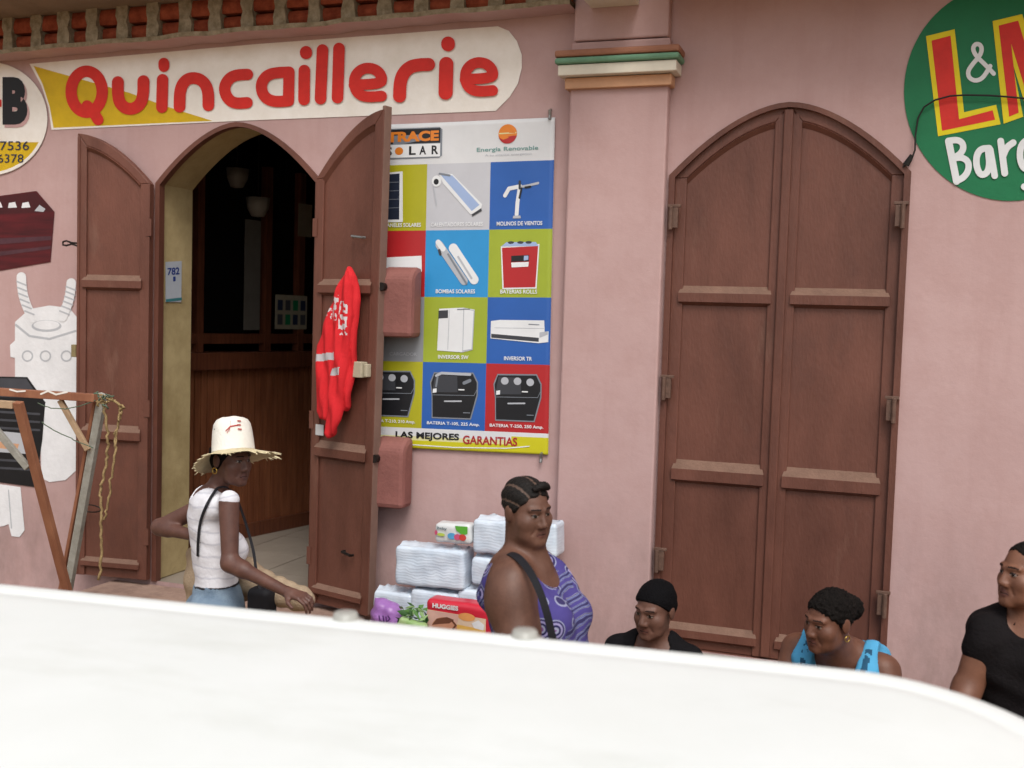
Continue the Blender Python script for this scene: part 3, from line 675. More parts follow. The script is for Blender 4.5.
for j in range(len(tb) - 1):
    for i in range(n - 1):
        a = (sb[i] + sb[i + 1]) / 2; b = (tb[j] + tb[j + 1]) / 2; r = max(k for k in range(6) if b >= BT[k]); c = max(k for k in range(3) if a >= BS[k])
        m = 'white' if r == 0 else ('white' if b < .962 else ('pale' if b < .978 else 'yellow')) if r == 5 else cells[r - 1][c]
        if r == 5 and a > .8 and b >= .95: m = 'yellow'
        f.append((j * n + i, j * n + i + 1, (j + 1) * n + i + 1, (j + 1) * n + i)); ix.append(bi(m)); f.append(tuple(off + k for k in f[-1])); ix.append(bi('white'))
bl = [i for i in range(n)] + [j * n + n - 1 for j in range(1, len(tb))] + [(len(tb) - 1) * n + i for i in range(n - 2, -1, -1)] + [j * n for j in range(len(tb) - 2, 0, -1)]
for a, b in zip(bl, bl[1:] + bl[:1]): f.append((a, b, off + b, off + a)); ix.append(bi('white'))
ban = obj('banner', v, f, BM, None, ix, smooth=True)
tag(ban, 'vinyl advertising banner with coloured squares of solar goods hung on the pink wall', 'banner')
def picture(r, c, fn, caption=None, name='printed_picture'):
    S0, S1, T0, T1 = BS[c], BS[c + 1], BT[r + 1], BT[r + 2]
    P = Paint(lambda a, b, h: BN(S0 + (S1 - S0) * a, T0 + (T1 - T0) * b, .0022 + h))
    fn(P)
    if caption: P.text(caption[0], (caption[1], .885, caption[2], .945), bi('bwhite'), bold=.02)
    P.build(name, BM, ban)
def K(P, c, *pts): P.poly(list(pts), bi(c)); P.h += .0002
def solar(P): K(P, 'bwhite', (-.0, .13), (.6, .10), (.62, .87), (-.0, .87)); K(P, 'navy', (-.0, .155), (.55, .13), (.56, .83), (-.0, .83)); [P.stroke([(-.0, y), (.555, y - .01)], .008, bi('mid')) for y in (.27, .4, .53, .66)]
def heater(P): K(P, 'bwhite', (.18, .14), (.40, .16), (.88, .62), (.86, .72), (.70, .77), (.26, .30)); K(P, 'lblue', (.22, .17), (.40, .18), (.84, .63), (.72, .72)); P.poly(ell(.155, .26, .075, .085, 24), bi('bwhite')); P.h += .0002; P.poly(ell(.15, .27, .04, .045, 20), bi('black')); K(P, 'dark', (.72, .77), (.87, .68), (.88, .72), (.73, .80)); P.stroke([(.2, .15), (.36, .18)], .03, bi('mid')); P.stroke([(.1, .31), (.16, .62)], .012, bi('silver'))
def mill(P): P.stroke([(.47, .38), (.44, .60), (.43, .78)], .06, bi('bwhite')); P.stroke([(.24, .50), (.30, .40), (.48, .37)], .06, bi('bwhite')); P.h += .0002; P.stroke([(.48, .38), (.62, .36), (.76, .33)], .035, bi('silver')); P.stroke([(.50, .40), (.47, .54)], .03, bi('black')); P.stroke([(.56, .39), (.64, .38)], .03, bi('black')); K(P, 'silver', (.38, .80), (.49, .80), (.50, .84), (.37, .84)); P.stroke([(.47, .30), (.47, .40)], .035, bi('dark'))
def aircon(P): K(P, 'bwhite', (-.0, .42), (.94, .38), (.95, .62), (.0, .66)); K(P, 'dark', (.3, .57), (.88, .56), (.9, .60), (.3, .62)); K(P, 'silver', (0, .61), (.94, .58), (.93, .62), (0, .66))
def pump(P): P.stroke([(.22, .22), (.62, .76)], .12, bi('silver')); P.h += .0002; P.stroke([(.44, .27), (.78, .74)], .14, bi('bwhite')); P.h += .0002; P.stroke([(.20, .18), (.28, .28)], .08, bi('bwhite')); P.stroke([(.36, .36), (.66, .80)], .03, bi('mid')); P.stroke([(.52, .40), (.74, .72)], .03, bi('silver')); P.stroke([(.22, .30), (.24, .36)], .04, bi('dark'))
def redbat(P): K(P, 'bwhite', (.19, .25), (.80, .22), (.77, .87), (.23, .88)); K(P, 'red', (.21, .27), (.78, .25), (.75, .85), (.25, .86)); K(P, 'lblue', (.20, .25), (.28, .19), (.74, .19), (.79, .25)); [P.poly(ell(x, .195, .05, .02, 16), bi('dark')) for x in (.35, .5, .63)]; K(P, 'black', (.36, .39), (.64, .38), (.64, .47), (.36, .48)); K(P, 'bwhite', (.36, .49), (.64, .48), (.63, .55), (.37, .56)); K(P, 'lblue', (.56, .39), (.63, .39), (.63, .45), (.56, .46))
def greypic(P): K(P, 'silver', (0, .1), (.9, .08), (.92, .58), (0, .6)); K(P, 'dark', (.3, .56), (.95, .55), (.93, .61), (.3, .62)); P.text('CARGADOR', (.45, .86, .9, .91), bi('silver'))
def cabinet(P): K(P, 'bwhite', (.24, .18), (.62, .16), (.80, .19), (.78, .80), (.62, .84), (.22, .82)); K(P, 'silver', (.62, .165), (.80, .20), (.78, .80), (.62, .835)); K(P, 'bwhite', (.635, .18), (.785, .21), (.765, .785), (.63, .81)); K(P, 'dark', (.23, .21), (.38, .20), (.38, .32), (.23, .33)); P.stroke([(.40, .2), (.39, .8)], .008, bi('silver')); P.stroke([(.53, .19), (.72, .18)], .014, bi('mid'))
def inverter(P): K(P, 'bwhite', (.06, .36), (.2, .34), (.90, .34), (.91, .52), (.97, .5), (.97, .66), (.82, .68), (.06, .62)); K(P, 'dark', (.07, .55), (.82, .60), (.82, .66), (.07, .61)); P.stroke([(.12, .46), (.9, .46)], .006, bi('silver')); K(P, 'silver', (.83, .52), (.96, .5), (.96, .55), (.83, .60)); P.stroke([(.66, .40), (.82, .405)], .014, bi('mid'))
def battery(P, caps=True):
    K(P, 'mid', (.12, .30), (.18, .15), (.80, .14), (.88, .28), (.88, .48), (.78, .84), (.16, .84), (.15, .50)); K(P, 'black', (.14, .31), (.19, .17), (.79, .16), (.86, .29), (.86, .47), (.765, .82), (.175, .82), (.165, .50))
    K(P, 'dark', (.20, .19), (.55, .2), (.56, .44), (.16, .45)); P.stroke([(.17, .49), (.82, .48), (.86, .40)], .008, bi('mid')); P.stroke([(.36, .58), (.62, .57)], .022, bi('silver')); P.stroke([(.66, .74), (.76, .74)], .012, bi('mid')); P.stroke([(.58, .40), (.66, .40)], .018, bi('bwhite'))
    if caps: [P.poly(ell(x, y, .06, .055, 20), bi('silver')) or P.poly(ell(x, y - .005, .035, .03, 16), bi('bwhite')) for x, y in ((.30, .25), (.50, .25), (.70, .26))]
    else: P.stroke([(.22, .2), (.3, .16), (.75, .17)], .04, bi('silver')); P.stroke([(.24, .22), (.22, .36)], .03, bi('mid')); P.stroke([(.75, .26), (.66, .3)], .05, bi('mid'))
    K(P, 'bwhite', (.17, .40), (.23, .39), (.23, .45), (.17, .46))
picture(0, 0, solar, ('PANELES SOLARES', .33, .92)); picture(0, 1, heater, ('CALENTADORES SOLARES', .08, .90)); picture(0, 2, mill, ('MOLINOS DE VIENTOS', .12, .84))
picture(1, 0, aircon); picture(1, 1, pump, ('BOMBAS SOLARES', .18, .80)); picture(1, 2, redbat, ('BATERIAS ROLLS', .20, .78))
picture(2, 0, greypic); picture(2, 1, cabinet, ('INVERSOR SW', .24, .72)); picture(2, 2, inverter, ('INVERSOR TR', .28, .72))
picture(3, 0, lambda P: battery(P), ('BATERIA T-210, 210 Amp.', .1, .9)); picture(3, 1, lambda P: battery(P, False), ('BATERIA T-105, 225 Amp.', .09, .92)); picture(3, 2, lambda P: battery(P), ('BATERIA T-250, 250 Amp.', .08, .92))
P = Paint(lambda a, b, h: BN(a, b, .0022 + h))
K(P, 'mid', (-.04, .014), (.385, .014), (.40, .022), (.40, .101), (.385, .108), (-.04, .108)); K(P, 'black', (-.04, .017), (.39, .017), (.39, .062), (-.04, .062)); K(P, 'bwhite', (-.04, .064), (.39, .064), (.39, .104), (-.04, .104))
P.text('TRACE', (.105, .024, .382, .056), bi('orange'), bold=.05); P.text('S', (.10, .07, .135, .098), bi('black'), bold=.03); P.poly(ell(.172, .084, .022, .012, 20), bi('orange'))
for ch, a in (('L', .225), ('A', .28), ('R', .345)): P.text(ch, (a, .07, a + .036, .097), bi('black'), bold=.03)
P.build('printed_logo', BM, ban)
P = Paint(lambda a, b, h: BN(a, b, .0022 + h)); P.poly(ell(.75, .044, .05, .029, 32), bi('orange')); P.poly([(a, b) for a, b in ell(.75, .044, .05, .029, 32) if b > .048], bi('red')); P.stroke([(.705, .042), (.795, .041)], .004, bi('pale')); P.build('printed_sun', BM, ban)
P = Paint(lambda a, b, h: BN(a, b, .0022 + h)); P.text('Energía Renovable', (.585, .082, .915, .098), bi('teal'), bold=.012); P.text('A su alcance energético', (.63, .102, .88, .111), bi('silver')); P.build('printed_slogan', BM, ban)
P = Paint(lambda a, b, h: BN(a, b, .0022 + h)); P.text('LAS MEJORES', (.185, .949, .525, .975), bi('black'), bold=.035); P.text('GARANTIAS', (.545, .953, .835, .979), bi('dred'), bold=.025)
P.stroke([(.2, .988), (.5, .991), (.78, .986), (.9, .977)], .003, bi('bwhite')); P.build('printed_footer', BM, ban)
for (s_, t_) in ((.975, -.006), (.965, 1.012)):
    q = BN(s_, t_, .006); MB().tube([q + np.array([0, .012, .03]), q + np.array([0, -.006, .024]), q, q + np.array([0, -.008, -.02])], .008, 8).build('grommet_tie', STEEL, ban)

# ------------------------------------------------------------------ rounded hoods beside the open leaf
HOOD = mat('dusty_pink_sheet_metal', '8d5c55', .75, .25, .12, 7, .3, 50, col2='7b4f49')
def hood(u0, u1, v0, v1, lab):
    a = wp(u0, v1, -.17); b = wp(u1, v1, -.17); zt_ = wp(u1, v0, -.10)[2]; zb_ = a[2]; D = .165
    pr_ = [(-.03, zb_), (-D, zb_)] + [(-D + .10 * (1 - math.cos(q)), zt_ - .085 + .085 * math.sin(q)) for q in np.linspace(0, math.pi / 2, 9)] + [(-.03, zt_)]
    t = MB().prism(pr_, lambda p: (p[1], p[0], p[2]), a[0] - .05, b[0]).build('metal_hood', HOOD, None, bevel=.026)
    tag(t, lab, 'metal hood', 'pinkish metal hoods beside the open door leaf')
    q = np.array([a[0] - .01, -.19, zt_ - .11]); MB().tube([q + np.array([0, .03, 0]), q + np.array([0, -.012, 0])], .022, 10).build('bolt', IRON, t)
    return t
hood(384, 411, 267, 337, 'upper pinkish rounded metal hood in front of the banner beside the open door leaf')
hood(377, 402, 438, 508, 'lower pinkish rounded metal hood below the banner beside the open door leaf')

# ------------------------------------------------------------------ red jacket on the leaf
S = SDF()
def LQ(u, v): a, z = onleaf(u, v, -.06); return np.array([a, 0, z])
S.cap(LQ(340, 262), LQ(340, 442), .17)
def poly2d(P, X, Z):
    P = np.array(P); d = np.full(np.broadcast(X, Z).shape, 1e9); sg = np.ones(d.shape)
    for k in range(len(P)):
        a, b = P[k], P[k - 1]; e = b - a; wx, wz = X - a[0], Z - a[1]; t = np.clip((wx * e[0] + wz * e[1]) / (e @ e), 0, 1)
        d = np.minimum(d, (wx - e[0] * t) ** 2 + (wz - e[1] * t) ** 2)
        c1 = Z >= a[1]; c2 = Z < b[1]; c3 = e[0] * wz > e[1] * wx; sg = np.where((c1 & c2 & c3) | (~c1 & ~c2 & ~c3), -sg, sg)
    return sg * np.sqrt(d)
OA = [LQ(u, v)[[0, 2]] for u, v in ((352, 266), (346, 273), (337, 295), (327, 322), (320, 345), (318, 378), (319, 412), (322, 419), (331, 421), (336, 416), (340, 400), (346, 412), (350, 408), (355, 375), (358, 335), (360, 300), (357, 276))]
OB = [LQ(u, v)[[0, 2]] for u, v in ((353, 270), (357, 285), (358, 315), (355, 345), (350, 385), (345, 420), (340, 434), (334, 438), (331, 433), (333, 410), (337, 375), (341, 345), (344, 315), (348, 290))]
def cloth(F, X, Y, Z):
    fold = .011 * np.sin(62 * X + 11 * Z + .8 * np.sin(7 * Z)) + .004 * np.sin(120 * X - 12 * Z + np.sin(9 * Z)) + .0015 * np.sin(45 * Z + 60 * X)
    out = 1.0
    for O, y0, r in ((OA, .02, .028), (OB, -.018, .026)):
        d2 = poly2d(O, X[:, :, 0][:, :, None], Z) + r
        q = np.sqrt(np.maximum(d2, 0) ** 2 + np.maximum(np.abs(Y - y0 + fold) - .004, 0) ** 2) - r
        out = np.minimum(out, q)
    return out.astype(np.float32)
S.fn(cloth)
V, F = S.mesh(.0055); V = smooth_mesh(V, F, 1); C_ = V[F].mean(1)
z1 = LQ(330, 355)[2]; z2 = LQ(345, 372)[2]; aL = LQ(340, 355)[0]; aR = LQ(338, 372)[0]; zp = LQ(340, 308)[2]; ap = LQ(336, 308)[0]; ap2 = LQ(351, 322)[0]; zp2 = LQ(351, 318)[2]
ix = np.zeros(len(F), int)
tl = (C_[:, 0] - aL) * .12; frt = C_[:, 1] < -.022
ix[(np.abs(C_[:, 2] - z1 - tl) < .020) & (C_[:, 0] < aL + .012) & ((C_[:, 1] > -.03) | (C_[:, 0] < aL - .02))] = 1
ix[(np.abs(C_[:, 2] - z2 - tl) < .020) & (C_[:, 0] > aR - .012) & (C_[:, 0] < aR + .085) & frt] = 1
nz_ = np.array([noise.noise(Vector((q[0] * 38, 0, q[2] * 30))) for q in C_])
ix[(nz_ > -.02) & (np.abs(C_[:, 2] - zp) < .07) & (np.abs(C_[:, 0] - ap - .01) < .045) & (C_[:, 1] < 0)] = 2
ix[(nz_ > .0) & (np.abs(C_[:, 2] - zp2) < .09) & (np.abs(C_[:, 0] - ap2) < .035) & (C_[:, 1] < 0)] = 2
V = np.array([MRt((q[0] + .022, -.085 + q[1] * .8, q[2])) for q in V])
jk = obj('jacket', V, F, [mat('red_jacket_cloth', 'd42a30', .8, .2, .06, 12, .25, 120), mat('silver_reflective_tape', 'b9b4b6', .4, .5, .05, 30), mat('white_print', 'd9cfd0', .7, .3, .1, 60)], None, ix, smooth=True)
tag(jk, 'red jacket with silver reflective bands hanging from a hook on the open door leaf', 'jacket')

# ------------------------------------------------------------------ paper on the jamb, cable on the green sign
q = [wpx(u, v, LX0 + .0035) for u, v in ((165.5, 262), (181.5, 261), (181, 302), (165.5, 302))]
nt_ = MB().add([tuple(a) for a in q] + [tuple(np.array(a) + np.array([.002, 0, 0])) for a in q], [(0, 1, 2, 3), (4, 5, 6, 7), (0, 1, 5, 4), (1, 2, 6, 5), (2, 3, 7, 6), (3, 0, 4, 7)]).build('notice', mat('pale_blue_paper', 'b4bac4', .8, .2, .04, 12))
tag(nt_, 'small pale paper notice with blue writing stuck on the cream door jamb', 'notice')
qa = np.array(q)
def onp(a, b, h): return qa[0] + (qa[1] - qa[0]) * a + (qa[3] - qa[0]) * b + np.array([.0028 + h, 0, 0])
P = Paint(onp); P.text('782', (.1, .15, .85, .34), 0, bold=.03); P.text('1', (.45, .38, .6, .5), 0, bold=.03); P.poly([(0, .93), (1, .93), (1, 1), (0, 1)], 1); P.build('writing', [mat('blue_ink', '27408a', .6), mat('teal_ink', '3f7f86', .6)], nt_)
pts = []
for (u, v, y) in ((903, 167, -.02), (911, 161, -.03), (915, 150, -.028), (915.5, 135, -.026), (918, 118, -.026), (924, 107, -.028), (935, 100, -.03), (950, 96, -.03), (966, 95, -.03), (990, 95.5, -.028), (1010, 97, -.028), (1030, 99, -.028), (1060, 103, -.028)): pts.append(wp(u, v, y))
mb = MB().tube(pts, .0042, 8); mb.tube([wp(906, 165, -.02), wp(912, 155, -.03)], [.016, .010], 8)
tag(mb.build('cable', mat('black_cable', '171614', .6, .4, .1, 20)), 'thin black cable running across the green round sign', 'cable')

# =================================================================== INSIDE THE SHOP
ca = wp(180, 553, .75)[:2]; cb = wp(305, 523, 1.95)[:2]; cd = (cb - ca) / np.linalg.norm(cb - ca); cn = np.array([cd[1], -cd[0]])
def CP(a, d, z): q = ca + cd * a + cn * d; return (q[0], q[1], z)       # along the counter, out of its front, height
def along(u, v):
    r = MCV @ np.array([(u - CX) / FPX, (v - CY) / FPX, 1.0]); t = ((ca - CAM[:2]) @ cn) / (r[:2] @ cn); q = CAM + t * r; return (q[:2] - ca) @ cd, q[2]
_, zc0 = along(240, 369); _, zc1 = along(240, 352); LC = 3.2
ct = thing('counter', 'brown wooden shop counter with upright boards inside the dark doorway', 'counter', (float(ca[0]), float(ca[1]), .498))
mb = MB(); a = 0
while a < LC:
    mb.prism([(a, .535), (a + .003, .53), (a + .044, .53), (a + .047, .535), (a + .047, zc0), (a, zc0)], lambda p: CP(p[0], -p[1], p[2]), -.0, .03 + random.uniform(0, .004)); a += .057
mb.build('front_boards', mat('counter_boards', '8a5539', .45, .4, .18, 5, .15, 20, col2='683a25', stretch=(5, 5, .5)), ct)
MB().prism([(0, .499), (LC, .499), (LC, .60), (0, .60)], lambda p: CP(p[0], p[1], p[2]), .002, .03).build('kickboard', WOODD, ct)
MB().prism([(0, zc0 + .002), (LC, zc0 + .002), (LC, zc1), (0, zc1)], lambda p: CP(p[0], p[1], p[2]), -.3, .05).build('countertop', WOODD, ct, bevel=.005)
MB().prism([(0, zc1 + .06), (LC, zc1 + .06), (LC, zc1 + .13), (0, zc1 + .13)], lambda p: CP(p[0], p[1], p[2]), -.06, -.01).build('rail', WOODD, ct)
for u in (201, 269, 302):
    a, _ = along(u, 300); MB().prism([(a - .03, zc1 + .002), (a + .03, zc1 + .002), (a + .03, 3.2), (a - .03, 3.2)], lambda p: CP(p[0], p[1], p[2]), -.065, -.005).build('post', WOODD, ct)
MB().prism([(0, zc1 + .134), (LC, zc1 + .134), (LC, 3.3), (0, 3.3)], lambda p: CP(p[0], p[1], p[2]), -.12, -.10).build('dark_infill', mat('opening_black', '0c0b0b', .9, .1, .2, 20), ct)  # black sheet filling the window opening, its darkness put into the colour
def poster(name, u0, v0, u1, v1, m, lab, cat):
    a0, z0_ = along(u0, v1); a1, z1_ = along(u1, v0)
    return tag(MB().prism([(a0, z0_), (a1, z0_), (a1, z1_), (a0, z1_)], lambda p: CP(p[0], p[1], p[2]), -.002, .002).build(name, m), lab, cat), (a0, z0_, a1, z1_)
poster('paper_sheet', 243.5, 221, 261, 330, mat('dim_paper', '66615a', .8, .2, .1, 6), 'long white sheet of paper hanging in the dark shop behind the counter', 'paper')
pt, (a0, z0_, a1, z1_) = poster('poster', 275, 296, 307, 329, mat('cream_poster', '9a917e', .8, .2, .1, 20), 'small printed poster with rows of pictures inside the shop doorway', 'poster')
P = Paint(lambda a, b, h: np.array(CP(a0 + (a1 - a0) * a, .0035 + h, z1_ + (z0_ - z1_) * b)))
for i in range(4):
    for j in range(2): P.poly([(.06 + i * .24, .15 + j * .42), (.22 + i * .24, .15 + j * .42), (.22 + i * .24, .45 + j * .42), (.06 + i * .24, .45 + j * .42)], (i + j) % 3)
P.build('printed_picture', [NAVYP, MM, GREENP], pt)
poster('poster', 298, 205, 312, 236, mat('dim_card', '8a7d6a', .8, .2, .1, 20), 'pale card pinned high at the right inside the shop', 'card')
for (u, v, r, lab) in ((237, 176, .085, 'upper pale bowl hanging in the dark shop doorway'), (258, 205, .085, 'lower pale bowl hanging in the dark shop doorway')):
    q = wp(u, v, 1.3); M_ = lambda p, q=q: (q[0] + p[0], q[1] + p[1], q[2] + p[2])
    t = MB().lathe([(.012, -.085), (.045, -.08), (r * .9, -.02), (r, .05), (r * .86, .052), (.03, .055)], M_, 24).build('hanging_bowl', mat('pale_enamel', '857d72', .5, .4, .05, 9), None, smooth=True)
    tag(t, lab, 'bowl', 'bowls hanging inside the shop'); MB().tube([q + np.array([0, 0, .05]), q + np.array([0, 0, 3.88 - q[2]])], .004, 6).build('cord', IRON, t)

# =================================================================== WARES ON THE STEP BELOW THE BANNER
def pack_mat(name, c, c2):
    m = mat(name, c, .25, .5, .06, 7, .0, col2=c2); t = m.node_tree; b = t.nodes['Principled BSDF']
    tc = t.nodes['Texture Coordinate']
    wv = t.nodes.new('ShaderNodeTexWave'); wv.bands_direction = 'Z'; wv.inputs['Scale'].default_value = 20; wv.inputs['Distortion'].default_value = 7; wv.inputs['Detail'].default_value = 3
    t.links.new(tc.outputs['Object'], wv.inputs['Vector'])
    n2 = t.nodes.new('ShaderNodeTexNoise'); n2.inputs['Scale'].default_value = 40; t.links.new(tc.outputs['Object'], n2.inputs['Vector'])
    ad = t.nodes.new('ShaderNodeMath'); ad.operation = 'ADD'; t.links.new(wv.outputs['Fac'], ad.inputs[0]); t.links.new(n2.outputs['Fac'], ad.inputs[1])
    bp = t.nodes.new('ShaderNodeBump'); bp.inputs['Strength'].default_value = .12; bp.inputs['Distance'].default_value = .006
    t.links.new(ad.outputs[0], bp.inputs['Height']); t.links.new(bp.outputs[0], b.inputs['Normal']); return m
PACK = pack_mat('clear_wrapped_white_nappies', 'd6dfe9', 'bfccda')
def softbox(name, u0, u1, v0, v1, y, dp, m, lab, cat, grp=None, tilt=0, wob=.0025, rad=.018):
    a = wp(u0, v1, y); b = wp(u1, v1, y); t_ = wp(u0, v0, y); wdt = b[0] - a[0]; hgt = t_[2] - (a[2] + b[2]) / 2
    c = np.array([(a[0] + b[0]) / 2, y + dp / 2, (a[2] + b[2]) / 2 + hgt / 2]); cs, sn = math.cos(R(tilt)), math.sin(R(tilt))
    S = SDF().rbox(c, (wdt / 2, dp / 2, hgt / 2), rad, np.array([[cs, 0, sn], [0, 1, 0], [-sn, 0, cs]]))
    ph = random.uniform(0, 9)
    S.fn(lambda F, X, Y, Z: F + wob * (np.sin(23 * X + ph + 4 * np.sin(11 * Z)) * np.sin(17 * Z + ph) + .5 * np.sin(61 * X + 27 * Z) * np.sin(47 * Y)))
    o = sdf_obj(S, name, m, None, .009, (), None, 1); tag(o, lab, cat, grp); return o, c, wdt, hgt
G1 = 'clear wrapped white packs stacked on the step'
def pack(u0, u1, v0, v1, y, dp, lab, tilt=0):
    o, c, a, b = softbox('wrapped_pack', u0, u1, v0, v1, y, dp, PACK, lab, 'nappy pack', G1, tilt)
    # loose film gathered on top
    mb = MB(); n = 14; zz = c[2] + b / 2 - .006
    v = []
    for i in range(n + 1):
        for j in range(4): v.append((c[0] - a * .46 + a * .92 * i / n, c[1] - dp * .38 + dp * .25 * j, zz + (.0 if j in (0, 3) else .012 + .008 * math.sin(i * 2.1 + j * 1.7) + random.uniform(-.004, .004)) ))
    mb.add(v, [(i * 4 + j, (i + 1) * 4 + j, (i + 1) * 4 + j + 1, i * 4 + j + 1) for i in range(n) for j in range(3)]); mb.build('film_fold', PACK, o, smooth=True)
    return o
pack(372, 411, 590, 640, -.30, .16, 'lowest row pack at the left, beside the door leaf and behind the purple bag')
pack(409, 456, 589, 640, -.31, .16, 'lowest row pack in the middle, under the big square pack')
pack(456, 500, 589, 640, -.30, .16, 'lowest row pack at the right, behind the standing woman')
pack(394, 463, 545, 588, -.32, .17, 'big square wrapped pack with the wipes packet on top', -1)
pack(470, 528, 557, 588, -.30, .16, 'wrapped pack under the topmost pack, right behind the standing woman')
pack(472, 556, 518, 556, -.30, .16, 'topmost wrapped pack behind the head of the standing woman', -2)
WP_ = mat('white_glossy_packet', 'd3d6d6', .25, .5, .04, 9, .2, 40)
o, c, a, b = softbox('wipes_packet', 434, 470, 522, 544, -.31, .10, WP_, 'small white wipes packet with green and blue print on top of the big pack', 'wipes packet', None, -3, .003, .02)
P = Paint(lambda s_, t_, h: np.array([c[0] - a / 2 + a * s_, -.3145 - h, c[2] + b / 2 - b * t_]))
P.poly([(.58, .08), (.93, .06), (.93, .42), (.80, .5), (.62, .3)], 0); P.poly(ell(.5, .6, .12, .16, 20), 1); P.poly(ell(.66, .62, .1, .15, 20), 2); P.poly(ell(.8, .62, .1, .16, 20), 3); P.poly(ell(.2, .58, .11, .08, 16), 4); P.poly(ell(.06, .5, .04, .12, 12), 2)
P.text('Baby', (.08, .2, .36, .36), 5, bold=.02)
P.build('print', [mat('green_print', '5fae3f', .3), mat('blue_print', '5aa2cf', .3), mat('pink_print', 'c9567a', .3), mat('red_print', 'c64640', .3), mat('lime_print', 'b9cc5a', .3), mat('grey_print', '6d7f86', .3)], o)
# red nappy pack, tipped a little
NR = mat('red_pack_film', 'c4263a', .3, .5, .05, 9, .15, 30)
yF = -.62; A_ = wp(424, 628, yF); B_ = wp(489, 637, yF); T_ = wp(427, 599, yF)
ex = (B_ - A_); wR = np.linalg.norm(ex); ex /= wR; ez = (T_ - A_); ez -= ex * (ez @ ex); hR = np.linalg.norm(ez) + .10; ez /= np.linalg.norm(ez); ey = np.cross(ez, ex); Rm = np.stack([ex, ey, ez], 1)
cR = A_ + ex * wR / 2 + ez * (hR / 2 - .10) + ey * .06
S = SDF().rbox(cR, (wR / 2, .06, hR / 2), .028, Rm); S.fn(lambda F, X, Y, Z: F + .003 * np.sin(31 * X + 3) * np.sin(37 * Z))
nap = sdf_obj(S, 'nappy_pack', NR, None, .007); tag(nap, 'red nappy pack with white lettering and a baby print before the wrapped packs', 'nappy pack')
P = Paint(lambda s_, t_, h: cR - ex * wR / 2 + ex * wR * s_ + ez * (hR / 2 - hR * t_) - ey * (.0655 + h))
P.poly([(.05, .2), (.95, .24), (.96, .93), (.04, .93)], 0); P.h += .0004; P.poly([(.05, .21), (.55, .235), (.48, .6), (.05, .62)], 1)
P.poly(ell(.33, .52, .2, .21, 28), 2); P.h += .0003; P.poly([(.13, .5), (.2, .36), (.36, .3), (.47, .34), (.4, .42), (.25, .46)], 3); P.poly([(.52, .42), (.95, .46), (.95, .92), (.5, .92)], 4); P.poly(ell(.66, .25, .13, .08, 20), 5); P.h += .0003
P.poly([(.74, .36), (.84, .28), (.93, .36), (.92, .47), (.78, .45)], 6); P.stroke([(.44, .36), (.5, .44), (.46, .52)], .03, 3); P.poly(ell(.7, .72, .12, .07, 20), 7); P.text('HUGGIES', (.13, .055, .53, .15), 6, bold=.05)
P.build('print', [mat('cream_pack_print', 'd9bfa6', .3), mat('pink_pack_print', 'd3a99c', .3), mat('skin_print', 'c58d72', .3), mat('brown_print', '6b4334', .3), mat('gold_print', 'dcae5a', .3), mat('peach_print', 'dd9a5c', .3), mat('white_pack_print', 'dcdcde', .3), mat('orange_pack_print', 'd0663a', .3)], nap)
# support table in front of the step for these
tb_ = thing('low_table', 'low wooden table on the pavement carrying the red nappy pack', 'table', (float(cR[0] - .15), -.6, .14))
zt2 = float(min((cR + Rm @ np.array(q))[2] for q in ((wR / 2, -.06, -hR / 2), (wR / 2, .06, -hR / 2), (-wR / 2, .06, -hR / 2)))) + .012
MB().box((cR[0] - .55, -.82, zt2 - .035), (cR[0] + .27, -.385, zt2)).build('table_top', WOODD, tb_, bevel=.004)
for sx in (-.5, .22):
    for sy in (-.79, -.42): MB().box((cR[0] + sx - .02, sy - .02, .141), (cR[0] + sx + .02, sy + .02, zt2 - .036)).build('leg', WOODD, tb_)
# purple bag and green packets
S = SDF(); q = wp(388, 613, -.62); S.ell(q, (.075, .06, .06), None, .02).ell(q + np.array([-.03, 0, .02]), (.05, .05, .05), None, .02).cap(q + np.array([-.05, 0, .03]), q + np.array([-.07, 0, .065]), .02, .006, .02).cap(q + np.array([-.03, 0, -.03]), q + np.array([-.03, 0, zt2 + .035 - q[2]]), .06, .06, .02).cap(q + np.array([.05, 0, -.03]), q + np.array([.05, 0, zt2 + .035 - q[2]]), .05, .05, .02)
S.fn(lambda F, X, Y, Z: F + .006 * np.sin(60 * X + 50 * Z) * np.sin(45 * Z - 30 * X))
pb = sdf_obj(S, 'plastic_bag', mat('lilac_plastic', 'a172b4', .35, .5, .1, 14, .4, 50, col2='8a5ca0')); tag(pb, 'crumpled lilac plastic bag next to the red nappy pack', 'plastic bag')
P = Paint(lambda u, v, h: wp(u, v, -.694) + np.array([0, -h, 0])); P.stroke([(379, 616), (380, 621), (384, 622), (383, 616)], 1.3); P.stroke([(386, 617), (386.5, 622), (390, 619), (388, 616)], 1.3); P.build('print', [mat('purple_print', '55306e', .4)], pb)
mb = MB(); q = wp(413, 617, -.64)
for k in range(60):
    p0 = Vector(q) + Vector((random.uniform(-.06, .07), random.uniform(-.05, .05), random.uniform(-.05, .05))); d = Vector((random.gauss(0, 1), random.gauss(0, .6), random.gauss(0, 1))).normalized() * random.uniform(.02, .04); e = d.cross(Vector((random.gauss(0, 1), 1, random.gauss(0, 1)))).normalized() * random.uniform(.008, .016)
    mb.add([p0 - d, p0 + e, p0 + d, p0 - e, p0 + d.cross(e).normalized() * .008], [(0, 1, 4), (1, 2, 4), (2, 3, 4), (3, 0, 4)], k % 3)
S = None
lf = mb.build('herb_bunch', [mat('leaf_green', '55803f', .7), mat('pale_leaf_green', '8fae74', .7), mat('deep_leaf_green', '39602f', .7)], None, smooth=True); tag(lf, 'bunch of green leaves between the lilac bag and the red pack', 'herbs')
